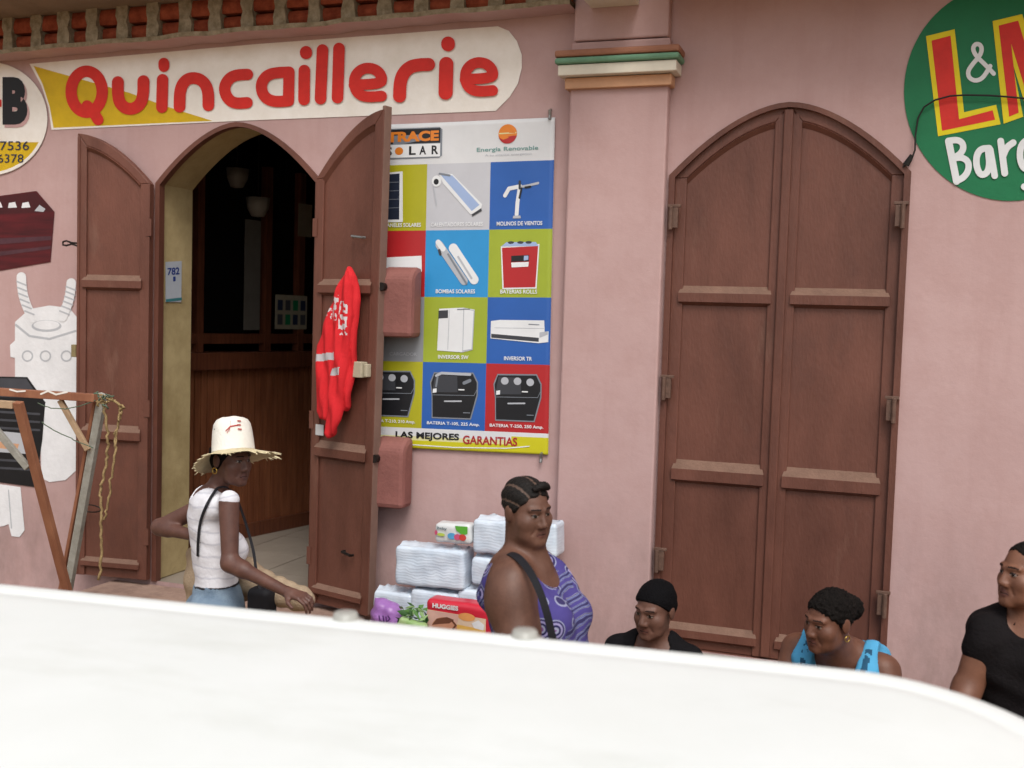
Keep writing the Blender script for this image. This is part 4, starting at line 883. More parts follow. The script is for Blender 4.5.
o, c, a, b = softbox('green_packet', 396, 424, 619, 640, -.70, .05, mat('pale_green_film', 'a9bd8a', .3, .5, .15, 16, .3, 40, col2='7fa25c'), 'pale green packet lying in front of the leaves', 'packet', None, 9, .003, .015)

# =================================================================== WOODEN TRESTLE AND ROPE AT THE LEFT
WRED = mat('reddish_stained_wood', '9c6a4f', .7, .3, .15, 8, .3, 40, col2='7d4d38', stretch=(1, 1, .3)); WGREY = mat('weathered_grey_wood', 'a9a79e', .8, .2, .12, 9, .4, 50, col2='8c8980'); WPALE = mat('pale_raw_wood', 'b79a7c', .8, .2, .12, 9, .3, 40)
tr = thing('trestle', 'rough folding wooden trestle frame with painted bars standing left of the doorway', 'trestle', tuple(wp(60, 560, -.75)[:2]) + (.14,))
yT = -.9
def seg(name, u0, v0, u1, v1, ya, yb, wd, dp, m, zfloor=None):
    a = wp(u0, v0, ya); b = wp(u1, v1, yb)
    if zfloor is not None: d = b - a; b = a + d * ((zfloor - a[2]) / d[2])
    return MB().bar(a, b, wd, dp).build(name, m, tr, bevel=.003)
seg('top_bar', -60, 388, 97, 398, yT, yT, .04, .05, WRED); seg('top_bar', -60, 400, 15, 405, yT - .45, yT - .42, .035, .04, WPALE)
seg('leg', 103, 394, 68, 590, yT + .03, yT + .18, .045, .03, WGREY, .141); seg('leg', 97, 402, 62, 590, yT + .055, yT + .20, .02, .045, WRED, .141)
seg('leg', 18, 402, 67, 590, yT - .44, yT - .10, .045, .03, WRED, .141)
seg('brace', 60, 400, 88, 450, yT + .0, yT + .04, .03, .02, WPALE); seg('brace', -30, 398, 28, 468, yT - .40, yT - .33, .035, .02, WGREY)
P = Paint(lambda u, v, h: wp(u, v, yT - .0265) + np.array([0, -h, 0])); P.stroke([(10, 389.5), (17, 391.5), (25, 391)], 1.6); P.build('paint_mark', [WHITEP], tr)
P = Paint(P.M); P.stroke([(41, 394), (48, 391), (56, 394.5), (67, 392)], 1.8); P.build('paint_mark', [WHITEP], tr)
ROPE = mat('tan_rope', 'a88f66', .95, .1, .2, 60, .6, 150); WIREG = mat('green_twine', '5c6a58', .8, .2, .1, 30)
def rope(mb, pts, r, y0, wob=.004, mi=0):
    out = []
    for k in range(len(pts) - 1):
        for j in range(5):
            t = j / 5; u = pts[k][0] * (1 - t) + pts[k + 1][0] * t; v = pts[k][1] * (1 - t) + pts[k + 1][1] * t
            out.append(wp(u, v, y0) + np.array([random.uniform(-wob, wob), random.uniform(-wob, wob) - .01 * math.sin(k + t * 3), random.uniform(-wob, wob)]))
    mb.tube(out, r, 6, mi)
mb = MB(); yR = yT - .05
rope(mb, [(104, 402), (107, 418), (108, 436), (107, 450), (105, 462), (103, 478), (101, 486), (102, 500), (102, 515), (101, 535), (100, 560), (98, 585)], .007, yR)
rope(mb, [(103, 397), (113, 399), (120, 405), (121, 413), (118, 422), (114, 436), (116, 448), (115, 462), (111, 480), (109, 498), (105, 512), (103, 522)], .006, yR)
rope(mb, [(103, 396), (110, 398), (116, 402), (124, 407), (118, 410), (119, 424)], .006, yR - .01); rope(mb, [(119, 422), (117, 440), (115, 458)], .004, yR + .01)
for k in range(16): u, v = 103 + random.uniform(-5, 5), 398 + random.uniform(-4, 5); rope(mb, [(u, v), (u + random.uniform(-7, 9), v + random.uniform(-4, 5)), (u + random.uniform(-4, 8), v + random.uniform(-3, 7))], .004, yR - .01 + random.uniform(-.02, .02), .003, random.choice((0, 0, 1)))
tag(mb.build('rope', [ROPE, WIREG], None, smooth=True), 'frayed tan rope knotted on the trestle corner and hanging down past the brown door leaf', 'rope')
mb = MB(); rope(mb, [(38, 403), (52, 408), (66, 409), (80, 406), (98, 399)], .0028, yT - .03, .001); rope(mb, [(42, 422), (55, 430), (75, 440), (96, 450)], .0028, yT - .03, .001)
tag(mb.build('twine', WIREG), 'thin green twine strung across the trestle frame', 'twine')
#@@PEOPLE
# =================================================================== PEOPLE
def frm(yaw, pitch=0, roll=0):
    return np.array((Matrix.Rotation(R(yaw), 3, 'Z') @ Matrix.Rotation(R(pitch), 3, 'X') @ Matrix.Rotation(R(roll), 3, 'Y')))
def skin(name, c, c2): return mat(name, tuple(x * 1.1 for x in lin(c)), .5, .38, .1, 13, .10, 130, col2=c2)
EYEW = mat('eye_white', '7d716a', .3, .5, .03, 9); EYED = mat('eye_dark', '120d0b', .2, .5, .05, 9); BROWM = mat('dark_brow', '2a1b17', .8, .2, .1, 40)
HAIRM = mat('black_hair', '191513', .85, .12, .25, 30, .8, 110)
class Head:
    """face looks along local -y; local +x is the person's left"""
    def __init__(s, c, yaw, pitch=0, roll=0, k=1.0, jaw=1.0, nose=1.0, full=1.0):
        s.c = np.array(c, float); s.M = frm(yaw, pitch, roll); s.k = k; s.jaw = jaw; s.nose = nose; s.full = full
    def at(s, p): return s.c + s.M @ (np.array(p, float) * s.k)
    def add(s, S):
        A = s.at; k = s.k; M = s.M; E = lambda c, r, kk=.02, op='u': S.ell(A(c), np.array(r) * k, M, kk * k, op); Cp = lambda a, b, ra, rb=None, kk=.012: S.cap(A(a), A(b), ra * k, (rb or ra) * k, kk * k)
        j = s.jaw; q = s.full
        E((0, .016, .036), (.075, .096, .084)); E((0, -.032, -.028), (.061 * q, .064, .086), .03); E((0, -.043, -.080), (.052 * j * q, .045, .036), .025)
        Cp((-.012, -.078, -.103), (.012, -.078, -.103), .017 * j, None, .02)
        for x in (-1, 1):
            E((x * .043 * q, -.054, -.022), (.022, .024, .019), .025); Cp((x * .043, -.050, -.040), (x * .034 * q, -.048, -.078), .022 * q, .021, .03)
            Cp((x * .012, -.089, .024), (x * .045, -.073, .026), .0095, .009, .012)
            E((x * .031, -.1, .004), (.017, .016, .0125), .010, 's')
            E((x * .031, -.077, .003), (.0135, .0125, .0125), .003)
            Cp((x * .019, -.086, .0115), (x * .044, -.077, .0095), .0035, .003, .003)
            Cp((x * .012 * s.nose, -.097, -.037), (x * .0155 * s.nose, -.092, -.037), .0095 * s.nose, None, .006)
            E((x * .078, .016, -.004), (.009, .021, .034), .008)
        Cp((0, -.088, .014), (0, -.106, -.031), .0075, .0125 * s.nose, .010)
        Cp((-.020, -.0825, -.0705), (0, -.090, -.0625), .0045, .0066, .006); Cp((.020, -.0825, -.0705), (0, -.090, -.0625), .0045, .0066, .006)
        E((0, -.0875, -.0758), (.016, .011, .0080), .008)
        for x in (-1, 1): Cp((x * .020, -.082, -.030), (x * .033, -.066, -.066), .0035, .0035, .012, 's') if False else S.cap(A((x * .024, -.096, -.036)), A((x * .037, -.083, -.068)), .0025 * k, .002 * k, .010 * k, 's')
        return s
    def pick(s, C, base):
        q = (C - s.c) @ s.M / s.k; x = np.abs(q[:, 0]); y = q[:, 1]; z = q[:, 2]
        near = (np.abs(q) < .14).all(1)
        ix = base.copy()
        ix[near & (y < -.080) & (x < .023) & (z < -.0565 - x * x * 14) & (z > -.0825 + x * x * 8)] = 1
        ix[near & (y < -.075) & (x < .022) & (np.abs(z + .0685 + x * x * 9) < .0019)] = 4
        ix[near & (y < -.06) & (((x - .031) / .0135) ** 2 + ((z - .002) / .0046) ** 2 < 1)] = 2
        ix[near & (y < -.06) & (((q[:, 0] - np.sign(q[:, 0]) * .031) / .0068) ** 2 + ((z - .003) / .0056) ** 2 < 1)] = 3
        ix[near & (y < -.055) & (x > .016) & (x < .045) & (np.abs(z - .0092 + (x - .031) ** 2 * 12) < .0018)] = 3
        ix[near & (y < -.05) & (x > .013) & (x < .050) & (np.abs(z - .029 + (x - .028) ** 2 * 5) < .0030)] = 4
        return ix
def hair_shell(S, H, infl=.009):
    S.ell(H.at((0, .016, .036)), (np.array((.075, .096, .084)) + infl) * H.k, H.M, .02); return S
def tframe(P0, P1, yaw):
    z = (P1 - P0); L = np.linalg.norm(z); z = z / L; f = np.array([math.sin(R(yaw)), -math.cos(R(yaw)), 0]); y = -(f - z * (f @ z)); y /= np.linalg.norm(y); x = np.cross(y, z)
    return np.stack([x, y, z], 1), L
def torso(S, P0, P1, yaw, d, i=0.0):
    """trunk from pelvis centre P0 to the middle of the shoulders P1; d: widths"""
    M, L = tframe(P0, P1, yaw); A = lambda x, y, t: P0 + M @ np.array([x, y, t * L])
    S.ell(A(0, .01, 0), (d['hip'] + i, d['hipd'] + i, .13 + i), M, .05); S.ell(A(0, d.get('belly', 0) * -.3, .32), (d['waist'] + i, d['waistd'] + i, .17 + i), M, .06)
    S.ell(A(0, .0, .66), (d['chest'] + i, d['chestd'] + i, .19 + i), M, .06)
    for x in (-1, 1):
        S.ell(A(x * d['bx'], -d['chestd'] * .78, d.get('bt', .62)), (d['bust'] + i, d['bust'] * d.get('bf', 1) + i, d['bust'] * 1.05 + i), M, .03)
        S.ell(A(x * .075, .075, -.05), (.09 + i, .085 + i, .1 + i), M, .04)
    S.cap(A(-d['sh'], .0, .95), A(d['sh'], .0, .95), .048 + i, None, .05)
    S.ell(A(0, .03, .86), (d['chest'] * .95 + i, d['chestd'] * .72 + i, .12 + i), M, .05)
    return A, M, L
def neckc(S, H, A, r=.052, i=0.0):
    S.cap(H.at((0, .022, -.05)), A(0, .012, .98), (r + i) , r * 1.08 + i, .03); S.cap(A(-.06, .02, 1.0), A(.06, .02, 1.0), .045 + i, None, .05)
def arm(S, sh, el, wr, r=(.05, .04, .036, .026), k=.03):
    S.cap(sh, el, r[0], r[1], k); S.cap(el, wr, r[2] * 1.05, r[3], .02); m = el + (wr - el) * .22; S.cap(el, m, r[2], r[2] * 1.08, .02)
def hand(S, wr, f, n, side, curl=25, s=1.0, spread=1.0):
    """f: along the hand, n: out of the palm, side: +1 thumb towards f x n"""
    f = np.array(f, float) / np.linalg.norm(f); n = np.array(n, float); n = n - f * (n @ f); n /= np.linalg.norm(n); t = np.cross(f, n) * side
    B_ = lambda a, b, c: wr + (f * a + t * b + n * c) * s
    S.cap(B_(.005, 0, 0), B_(.03, 0, 0), .024 * s, .025 * s, .015)
    for o_ in (-.026, -.009, .009, .026): S.cap(B_(.028, o_ * .7, 0), B_(.085, o_, 0), .014 * s, .0115 * s, .012)
    for o_, ln in ((.028, .92), (.0095, 1.0), (-.0095, .95), (-.028, .75)):
        p = B_(.085, o_, 0); a = 0; c = R(curl)
        for seg_, (l, r) in enumerate(((.042, .0092), (.028, .0082), (.022, .0072))):
            a += c * (.7, 1.1, .8)[seg_]; q = p + (f * math.cos(a) + n * math.sin(a) + t * (o_ * 2.2 * spread if seg_ == 0 else 0)) * l * ln * s
            S.cap(p, q, r * s, (r - .0008) * s, .003); p = q
    p = B_(.02, .022, .006); d1 = f * .62 + t * .68 + n * .28; d2 = f * .9 + t * .25 + n * .4
    q = p + d1 / np.linalg.norm(d1) * .045 * s; S.cap(p, q, .0145 * s, .0105 * s, .008); r_ = q + d2 / np.linalg.norm(d2) * .032 * s; S.cap(q, r_, .0100 * s, .008 * s, .003)
def legs_standing(S, P0, M, spread=.09, r=(.085, .06, .05, .038), zf=.14, i=0.0, feet=True):
    for x in (-1, 1):
        hp = P0 + M @ np.array([x * spread, .01, -.04]); fl = np.array([hp[0], hp[1], zf]); ft = fl + M @ np.array([x * .02, 0, 0]); ft[2] = zf
        kn = (hp + ft) / 2 + M @ np.array([0, -.02, .03]); an = ft + np.array([0, 0, .085])
        S.cap(hp, kn, r[0] + i, r[1] + i, .04); S.cap(kn, an, r[2] + i, r[3] + i, .03)
        if feet: S.cap(ft + M @ np.array([0, .02, 0]) + np.array([0, 0, .034]), ft + M @ np.array([x * .015, -.14, 0]) + np.array([0, 0, .027]), .034, .027, .02)
def legs_sitting(S, P0, M, zf, kneez, reach=.42, spread=.1, r=(.085, .062, .052, .038), i=0.0, feet=True):
    for x in (-1, 1):
        hp = P0 + M @ np.array([x * spread, -.02, -.03]); kn = P0 + M @ np.array([x * (spread + .04), -reach, 0]); kn[2] = kneez
        ft = P0 + M @ np.array([x * (spread + .03), -reach - .12, 0]); ft[2] = zf
        S.cap(hp, kn, r[0] + i, r[1] + i, .04); S.cap(kn, ft + np.array([0, 0, .08]), r[2] + i, r[3] + i, .03)
        if feet: S.cap(ft + M @ np.array([0, .03, 0]) * [1, 1, 0] + np.array([0, 0, .034]), ft + M @ np.array([0, -.13, 0]) * [1, 1, 0] + np.array([0, 0, .027]), .034, .027, .02)
def hb(H, m=.15): return (H.c - m * H.k, H.c + m * H.k, .0036)
def person(S, H, skn, lips, label, h=.0085, fine=()):
    o = sdf_obj(S, 'person', [skn, lips, EYEW, EYED, BROWM], None, h, [hb(H)] + list(fine), lambda C: H.pick(C, np.zeros(len(C), int)))
    return tag(o, label, 'person')
LIPD = mat('dark_lips', '5c3d38', .45, .4, .08, 20); LIPR = mat('brown_pink_lips', '684239', .45, .4, .08, 20)
def wrinkle(a=.003, fx=26, fz=22): return lambda F, X, Y, Z: F + a * np.sin(fx * (X + Y * .7) + 3 * np.sin(fz * Z)) * np.sin(fz * Z * 1.3 + 4 * X) + a * .6 * np.sin(58 * Z + 21 * X - 17 * Y)

# ------------------------------------------------------------------ woman in the straw hat
SK1 = skin('deep_brown_skin', '63443a', '543830')
Y1 = -1.1
H1 = Head(J(231, 459, Y1), 78, 4, 0, .97, jaw=.95, nose=1.1)
P0 = J(219, 612, Y1); P1 = J(212, 498, Y1 + .01)
d1 = dict(hip=.182, hipd=.125, waist=.118, waistd=.088, chest=.135, chestd=.098, bx=.065, bust=.062, sh=.135, bt=.55)
YAW1 = 128
S = SDF(); H1.add(S); A, M, L = torso(S, P0, P1, YAW1, d1); neckc(S, H1, A, .046)
shR = J(229, 503, Y1 - .12); elR = J(230, 563, Y1 - .17); wrR = J(287, 592, Y1 - .20)
shL = A(.15, 0, .93); elL = J(160, 527, Y1 + .10); wrL = J(199, 537, Y1 + .02)
arm(S, shR, elR, wrR, (.047, .037, .036, .023)); arm(S, shL, elL, wrL, (.047, .038, .036, .024))
hand(S, wrR, J(316, 601, Y1 - .22) - wrR, (.1, .2, -1), -1, 34, .95); hand(S, wrL, J(212, 540, Y1) - wrL, (.3, .9, .1), 1, 30, .95)
legs_standing(S, P0, M, .085)
hw_ = [(wrR - .14, wrR + .16, .0045)]
w1 = person(S, H1, SK1, LIPD, 'woman in a white t-shirt and frayed straw hat, hand on hip, before the open doorway', .0085, hw_)
S = SDF(); A, M, L = torso(S, P0, P1, YAW1, d1, .011)
for sh, el in ((shR, elR), (shL, elL)): S.cap(sh + np.array([0, 0, .012]), sh + np.array([0, 0, .014]), .046, None, .04)
S.cap(A(-.06, .02, 1.0), A(.06, .02, 1.0), .05, None, .05)
S.cut(A(0, 0, .24), -M[:, 2]).carve(A(0, -.03, 1.07), A(0, .05, 1.12), .075)
S.fn(wrinkle(.0016, 24, 30))
for sh, el in ((shR, elR), (shL, elL)):
    dd = (el - sh) / np.linalg.norm(el - sh); pp = sh + dd * .055
    S.fn(lambda F, X, Y, Z, dd=dd, pp=pp, sh=sh: np.where((X - sh[0]) ** 2 + (Y - sh[1]) ** 2 + (Z - sh[2] + .06) ** 2 < .016, np.maximum(F, np.where(((X - sh[0]) ** 2 + (Y - sh[1]) ** 2) < .0052, (X - pp[0]) * dd[0] + (Y - pp[1]) * dd[1] + (Z - pp[2]) * dd[2], -1)), F) if False else F)
def tee():
    m = mat('white_striped_tshirt', 'dcdbe0', .9, .15, .03, 9, .3, 60); t = m.node_tree; b = t.nodes['Principled BSDF']; tc = t.nodes['Texture Coordinate']
    wv = t.nodes.new('ShaderNodeTexWave'); wv.bands_direction = 'Z'; wv.inputs['Scale'].default_value = 5.5; wv.inputs['Distortion'].default_value = 5; wv.inputs['Detail'].default_value = 3
    t.links.new(tc.outputs['Object'], wv.inputs['Vector']); rp = t.nodes.new('ShaderNodeValToRGB'); rp.color_ramp.elements[0].position = .88; rp.color_ramp.elements[0].color = (*lin('dcdbe0'), 1); rp.color_ramp.elements[1].position = 1.0; rp.color_ramp.elements[1].color = (*lin('c6c6ce'), 1)
    t.links.new(wv.outputs['Fac'], rp.inputs[0]); t.links.new(rp.outputs[0], b.inputs['Base Color']); return m
ts1 = sdf_obj(S, 't_shirt', tee(), w1, .0075)
S = SDF(); torso(S, P0, P1, YAW1, d1, .009); legs_standing(S, P0, M, .085, i=.012, feet=False); S.cut(A(0, 0, .26), M[:, 2]).cut((0, 0, .24), (0, 0, -1)).fn(wrinkle(.004, 22, 18))
je = sdf_obj(S, 'jeans', DENIM, w1, .009)
S = SDF(); torso(S, P0, P1, YAW1, d1, .0125); S.cut(A(0, 0, .265), M[:, 2]).cut(A(0, 0, .235), -M[:, 2]); sdf_obj(S, 'belt', mat('dark_belt', '26242a', .6), w1, .008)
S = SDF(); hair_shell(S, H1, .008); S.ell(H1.at((0, .05, -.02)), (.06, .055, .06), H1.M, .03); S.cut(H1.at((0, -.055, .045)), H1.M @ np.array([0, -.8, -.6])).cut(H1.at((0, 0, .045)), H1.M @ np.array([0, 0, 1])); sdf_obj(S, 'hair', HAIRM, w1, .005)
MB().tube([H1.at((-.083, .018, -.038 - .014 + .014 * math.cos(a))) + H1.M @ np.array([0, .014 * math.sin(a), 0]) for a in np.linspace(0, 2 * math.pi, 16)], .0028, 6).build('earring', mat('brass', 'b79a52', .3, .5, .05, 9, metal=.9), w1)
# hat
hc = J(233.5, 452, Y1); HM = np.array(Matrix.Rotation(R(-12), 3, 'Y') @ Matrix.Rotation(R(-11), 3, 'X'))
HP = lambda p: hc + HM @ np.array(p, float)
mb = MB(); n = 64
prof = [(.097, .0), (.094, .05), (.089, .10), (.083, .132), (.072, .150), (.050, .160), (.004, .164)]
v = []; f = []
for k, (r, z) in enumerate(prof):
    for j in range(n): a = 2 * math.pi * j / n; v.append(HP((r * math.cos(a) * 1.0, r * math.sin(a) * 1.06, z + .0015 * math.sin(5 * a + k))))
for k in range(len(prof) - 1):
    for j in range(n): f.append((k * n + j, k * n + (j + 1) % n, (k + 1) * n + (j + 1) % n, (k + 1) * n + j))
f.append([(len(prof) - 1) * n + j for j in range(n)])
mb.add(v, f, 0); hat = mb.build('hat', [STRAWC], w1, smooth=True)
mb = MB(); v = []; f = []; rings = [(.094, .004), (.115, -.006), (.138, -.013), (.160, -.020), (.176, -.026)]
def brimz(a, r, z): d = max(0, -math.cos(a)); return z - (r - .094) * .60 * d ** 1.5 + .004 * math.sin(7 * a) * (r - .09) / .1
for k, (r, z) in enumerate(rings):
    for j in range(n): a = 2 * math.pi * j / n; rr = r * (1 + .02 * math.sin(3 * a + 1) + (.05 * max(0, math.cos(a)) + .0)); v.append(HP((rr * math.cos(a), rr * math.sin(a), brimz(a, r, z))))
for k in range(len(rings) - 1):
    for j in range(n): f.append((k * n + j, k * n + (j + 1) % n, (k + 1) * n + (j + 1) % n, (k + 1) * n + j))
mb.add(v, f, 0)
lo = len(rings) - 1
for j in range(70):
    a = random.uniform(0, 2 * math.pi); r = .171 * (1 + .02 * math.sin(3 * a + 1) + .05 * max(0, math.cos(a))); ln = random.uniform(.006, .022) * (1 + .6 * max(0, -math.cos(a)) + 1.5 * max(0, math.cos(a))); a2 = a + random.uniform(-.14, .14)
    p0 = HP((r * math.cos(a), r * math.sin(a), brimz(a, .173, -.025))); p1 = HP(((r + ln) * math.cos(a2), (r + ln) * math.sin(a2), brimz(a, .174, -.026) - ln * random.uniform(.1, .5))); t = np.array(p1) - p0; sd_ = np.cross(t, [0, 0, 1]); sd_ = sd_ / (np.linalg.norm(sd_) + 1e-9) * .0022
    mb.add([p0 - sd_, p0 + sd_, p1 + sd_ * .4, p1 - sd_ * .4, (p0 + p1) / 2 + np.array([0, 0, .003])], [(0, 1, 4), (1, 2, 4), (2, 3, 4), (3, 0, 4)], 0)
br = mb.build('brim', [STRAW], hat, smooth=True); md = br.modifiers.new('thickness', 'SOLIDIFY'); md.thickness = .003
def oncrown(a0):
    def g(u, v_, h):
        a = R(a0 + u); z = v_; r = np.interp(z, [0, .05, .10, .132], [.097, .094, .089, .083]) + .0045 + h; return HP((r * math.cos(a), r * math.sin(a) * 1.06, z))
    return g
P = Paint(oncrown(-76)); P.stroke([(4, .085), (17, .105), (44, .112)], .006, 0); P.stroke([(15, .08), (19, .135)], .007, 0); P.stroke([(29, .085), (30, .135)], .007, 0); P.stroke([(36, .09), (37, .132)], .007, 0); P.stroke([(38, .131), (49, .130)], .006, 0); P.stroke([(37, .112), (47, .111)], .006, 0); P.stroke([(37, .092), (48, .090)], .006, 0); P.stroke([(8, .075), (16, .098)], .005, 0)
P.stroke([(-46, .10), (-43, .122), (-40, .10)], .005, 1); P.stroke([(-36, .12), (-35, .102), (-31, .103)], .005, 1); P.stroke([(-62, .03), (-60, .09)], .004, 0)
P.build('writing', [mat('red_marker', 'b3352f', .7), mat('green_marker', '5d6f66', .7)], hat)
# her bag and the beige sack
ST = mat('black_strap', '1c1b20', .7, .3, .1, 20)
bgt = thing('shoulder_bag', 'dark shoulder bag on the hip of the woman in the straw hat', 'bag', tuple(J(262, 598, Y1 - .05)))
S = SDF(); q = J(262, 606, Y1 - .02); S.rbox(q, (.06, .05, .09), .03); sdf_obj(S, 'pouch', ST, bgt, .008)
from mathutils.bvhtree import BVHTree
def surf(o, u, v, off=.004):
    """point and normal on an object where the photo shows (u, v)"""
    w_ = wl(o); t = BVHTree.FromPolygons([q.co + w_ for q in o.data.vertices], [list(p.vertices) for p in o.data.polygons])
    d = Vector(wp(u, v, 0) - CAM).normalized(); hit, nrm, _, _ = t.ray_cast(Vector(CAM), d)
    if hit is None: hit, nrm, _, _ = t.find_nearest(Vector(wp(u, v, w_.y)))
    if nrm.dot(d) > 0: nrm = -nrm
    return (np.array(hit + nrm * off), np.array(nrm))
def strap(pts, S_, name, parent, wd=.022, th=.004, m=ST):
    """a flat band draped through world points, standing off by normals n"""
    mb = MB(); P = []
    for (p, nrm) in pts: P.append((np.array(p, float), np.array(nrm, float) / np.linalg.norm(nrm)))
    C_ = []; N_ = []
    for k in range(len(P) - 1):
        p_1 = P[max(k - 1, 0)][0]; p0_, p1_, p2_ = P[k][0], P[k + 1][0], P[min(k + 2, len(P) - 1)][0]
        for j in range(6):
            t = j / 6; C_.append(.5 * ((2 * p0_) + (-p_1 + p1_) * t + (2 * p_1 - 5 * p0_ + 4 * p1_ - p2_) * t * t + (-p_1 + 3 * p0_ - 3 * p1_ + p2_) * t ** 3)); N_.append(P[k][1] * (1 - t) + P[k + 1][1] * t)
    C_.append(P[-1][0]); N_.append(P[-1][1]); v = []
    for k in range(len(C_)):
        d = C_[min(k + 1, len(C_) - 1)] - C_[max(k - 1, 0)]; sd_ = np.cross(d, N_[k]); sd_ /= np.linalg.norm(sd_); nn = N_[k] / np.linalg.norm(N_[k])
        for a, b in ((-1, 0), (1, 0), (1, 1), (-1, 1)): v.append(C_[k] + sd_ * wd / 2 * a + nn * th * b)
    f = [(k * 4 + j, k * 4 + (j + 1) % 4, k * 4 + 4 + (j + 1) % 4, k * 4 + 4 + j) for k in range(len(C_) - 1) for j in range(4)] + [(0, 1, 2, 3), tuple(len(v) - 4 + k for k in range(4))]
    mb.add(v, f); return mb.build(name, m, parent, smooth=False)
bk_ = d1['chestd'] + .022
strap([surf(ts1, 199, 556, .006), surf(ts1, 199.5, 538, .006), surf(ts1, 202, 520, .007), surf(ts1, 208, 505, .008), surf(ts1, 214, 495, .010), (surf(ts1, 221, 489)[0] + np.array([0, -.004, .014]), (0, -.4, 1)), (J(229, 489, Y1 - .02), (.3, 0, 1)), (J(237, 500, Y1 + .07), (.8, 0, .3)), (J(246, 525, Y1 + .06), (.8, -.3, 0)), (J(253, 550, Y1 + .02), (.8, -.6, 0)), (J(256, 570, Y1 - .02), (.8, -.6, 0)), (J(260, 590, Y1 - .05), (.8, -.6, 0))], None, 'strap', bgt, .013)
S = SDF(); a = J(186, 565, Y1 + .16); b = J(300, 590, Y1 + .03); S.cap(J(206, 578, Y1 + .2), J(243, 580, Y1 + .2), .09, .10, .05).cap(J(243, 578, Y1 + .18), J(303, 600, Y1 + .0), .085, .055, .05).cap(J(197, 556, Y1 + .2), J(198, 600, Y1 + .2), .055, .06, .05)
S.fn(lambda F, X, Y, Z: F + .005 * np.sin(33 * X + 20 * Z) * np.sin(25 * Z - 12 * X) + .003 * np.sin(71 * X - 30 * Z))
sk_ = sdf_obj(S, 'sack', TAN, None, .009); tag(sk_, 'beige cloth sack lying behind the woman in the straw hat, gripped by her right hand', 'sack')
zb_ = min(v.co.z for v in sk_.data.vertices) + sk_.location.z
tbl = thing('wooden_crate', 'wooden crate under the beige sack by the doorstep', 'crate', tuple(J(245, 590, Y1 + .12)[:2]) + (.14,))
q = J(243, 590, Y1 + .18)
for k in range(5): MB().box((q[0] - .32, q[1] - .14, .145 + k * (zb_ - .14) / 5), (q[0] + .22, q[1] + .16, .135 + (k + 1) * (zb_ - .14) / 5 + (.012 if k == 4 else 0))).build('board', WPALE, tbl, bevel=.003)

# ------------------------------------------------------------------ woman in the purple dress
SK2 = skin('brown_skin', '6a4a3c', '593c30')
Y2 = -1.7
H2 = Head(J(527, 510, Y2), 59, 7, -3, .95, jaw=1.12, nose=1.1, full=1.1)
P0 = J(535, 690, Y2 + .02); P1 = J(525, 563, Y2 + .03); YAW2 = 82
d2 = dict(hip=.20, hipd=.16, waist=.18, waistd=.138, chest=.165, chestd=.135, bx=.08, bust=.086, sh=.125, bt=.57, bf=1.1, belly=.2)
S = SDF(); H2.add(S); A, M, L = torso(S, P0, P1, YAW2, d2); neckc(S, H2, A, .062); S.cap(H2.at((0, -.03, -.098)), A(0, -.05, .99), .035, .05, .04)
S.cap(A(-.09, .03, .99), A(.09, .03, .99), .055, None, .05)
shR = J(513, 581, Y2 - .13); elR = J(517, 645, Y2 - .20); wrR = J(545, 700, Y2 - .30); shL = A(.15, 0, .84); elL = shL + np.array([.02, .08, -.26]); wrL = elL + np.array([.08, -.10, -.2])
arm(S, shR, elR, wrR, (.080, .072, .055, .034), .05); S.ell(J(509, 600, Y2 - .15), (.088, .085, .11), None, .04); arm(S, shL, elL, wrL, (.065, .06, .05, .034), .05)
hand(S, wrR, (.5, -.3, -.6), (.3, .9, 0), -1, 25); hand(S, wrL, (.5, -.3, -.6), (-.3, .9, 0), 1, 25)
legs_standing(S, P0, M, .10, (.11, .075, .06, .042), .141)
w2 = person(S, H2, SK2, LIPR, 'heavy woman with braided hair in a sleeveless purple patterned dress, standing by the wrapped packs', .009)
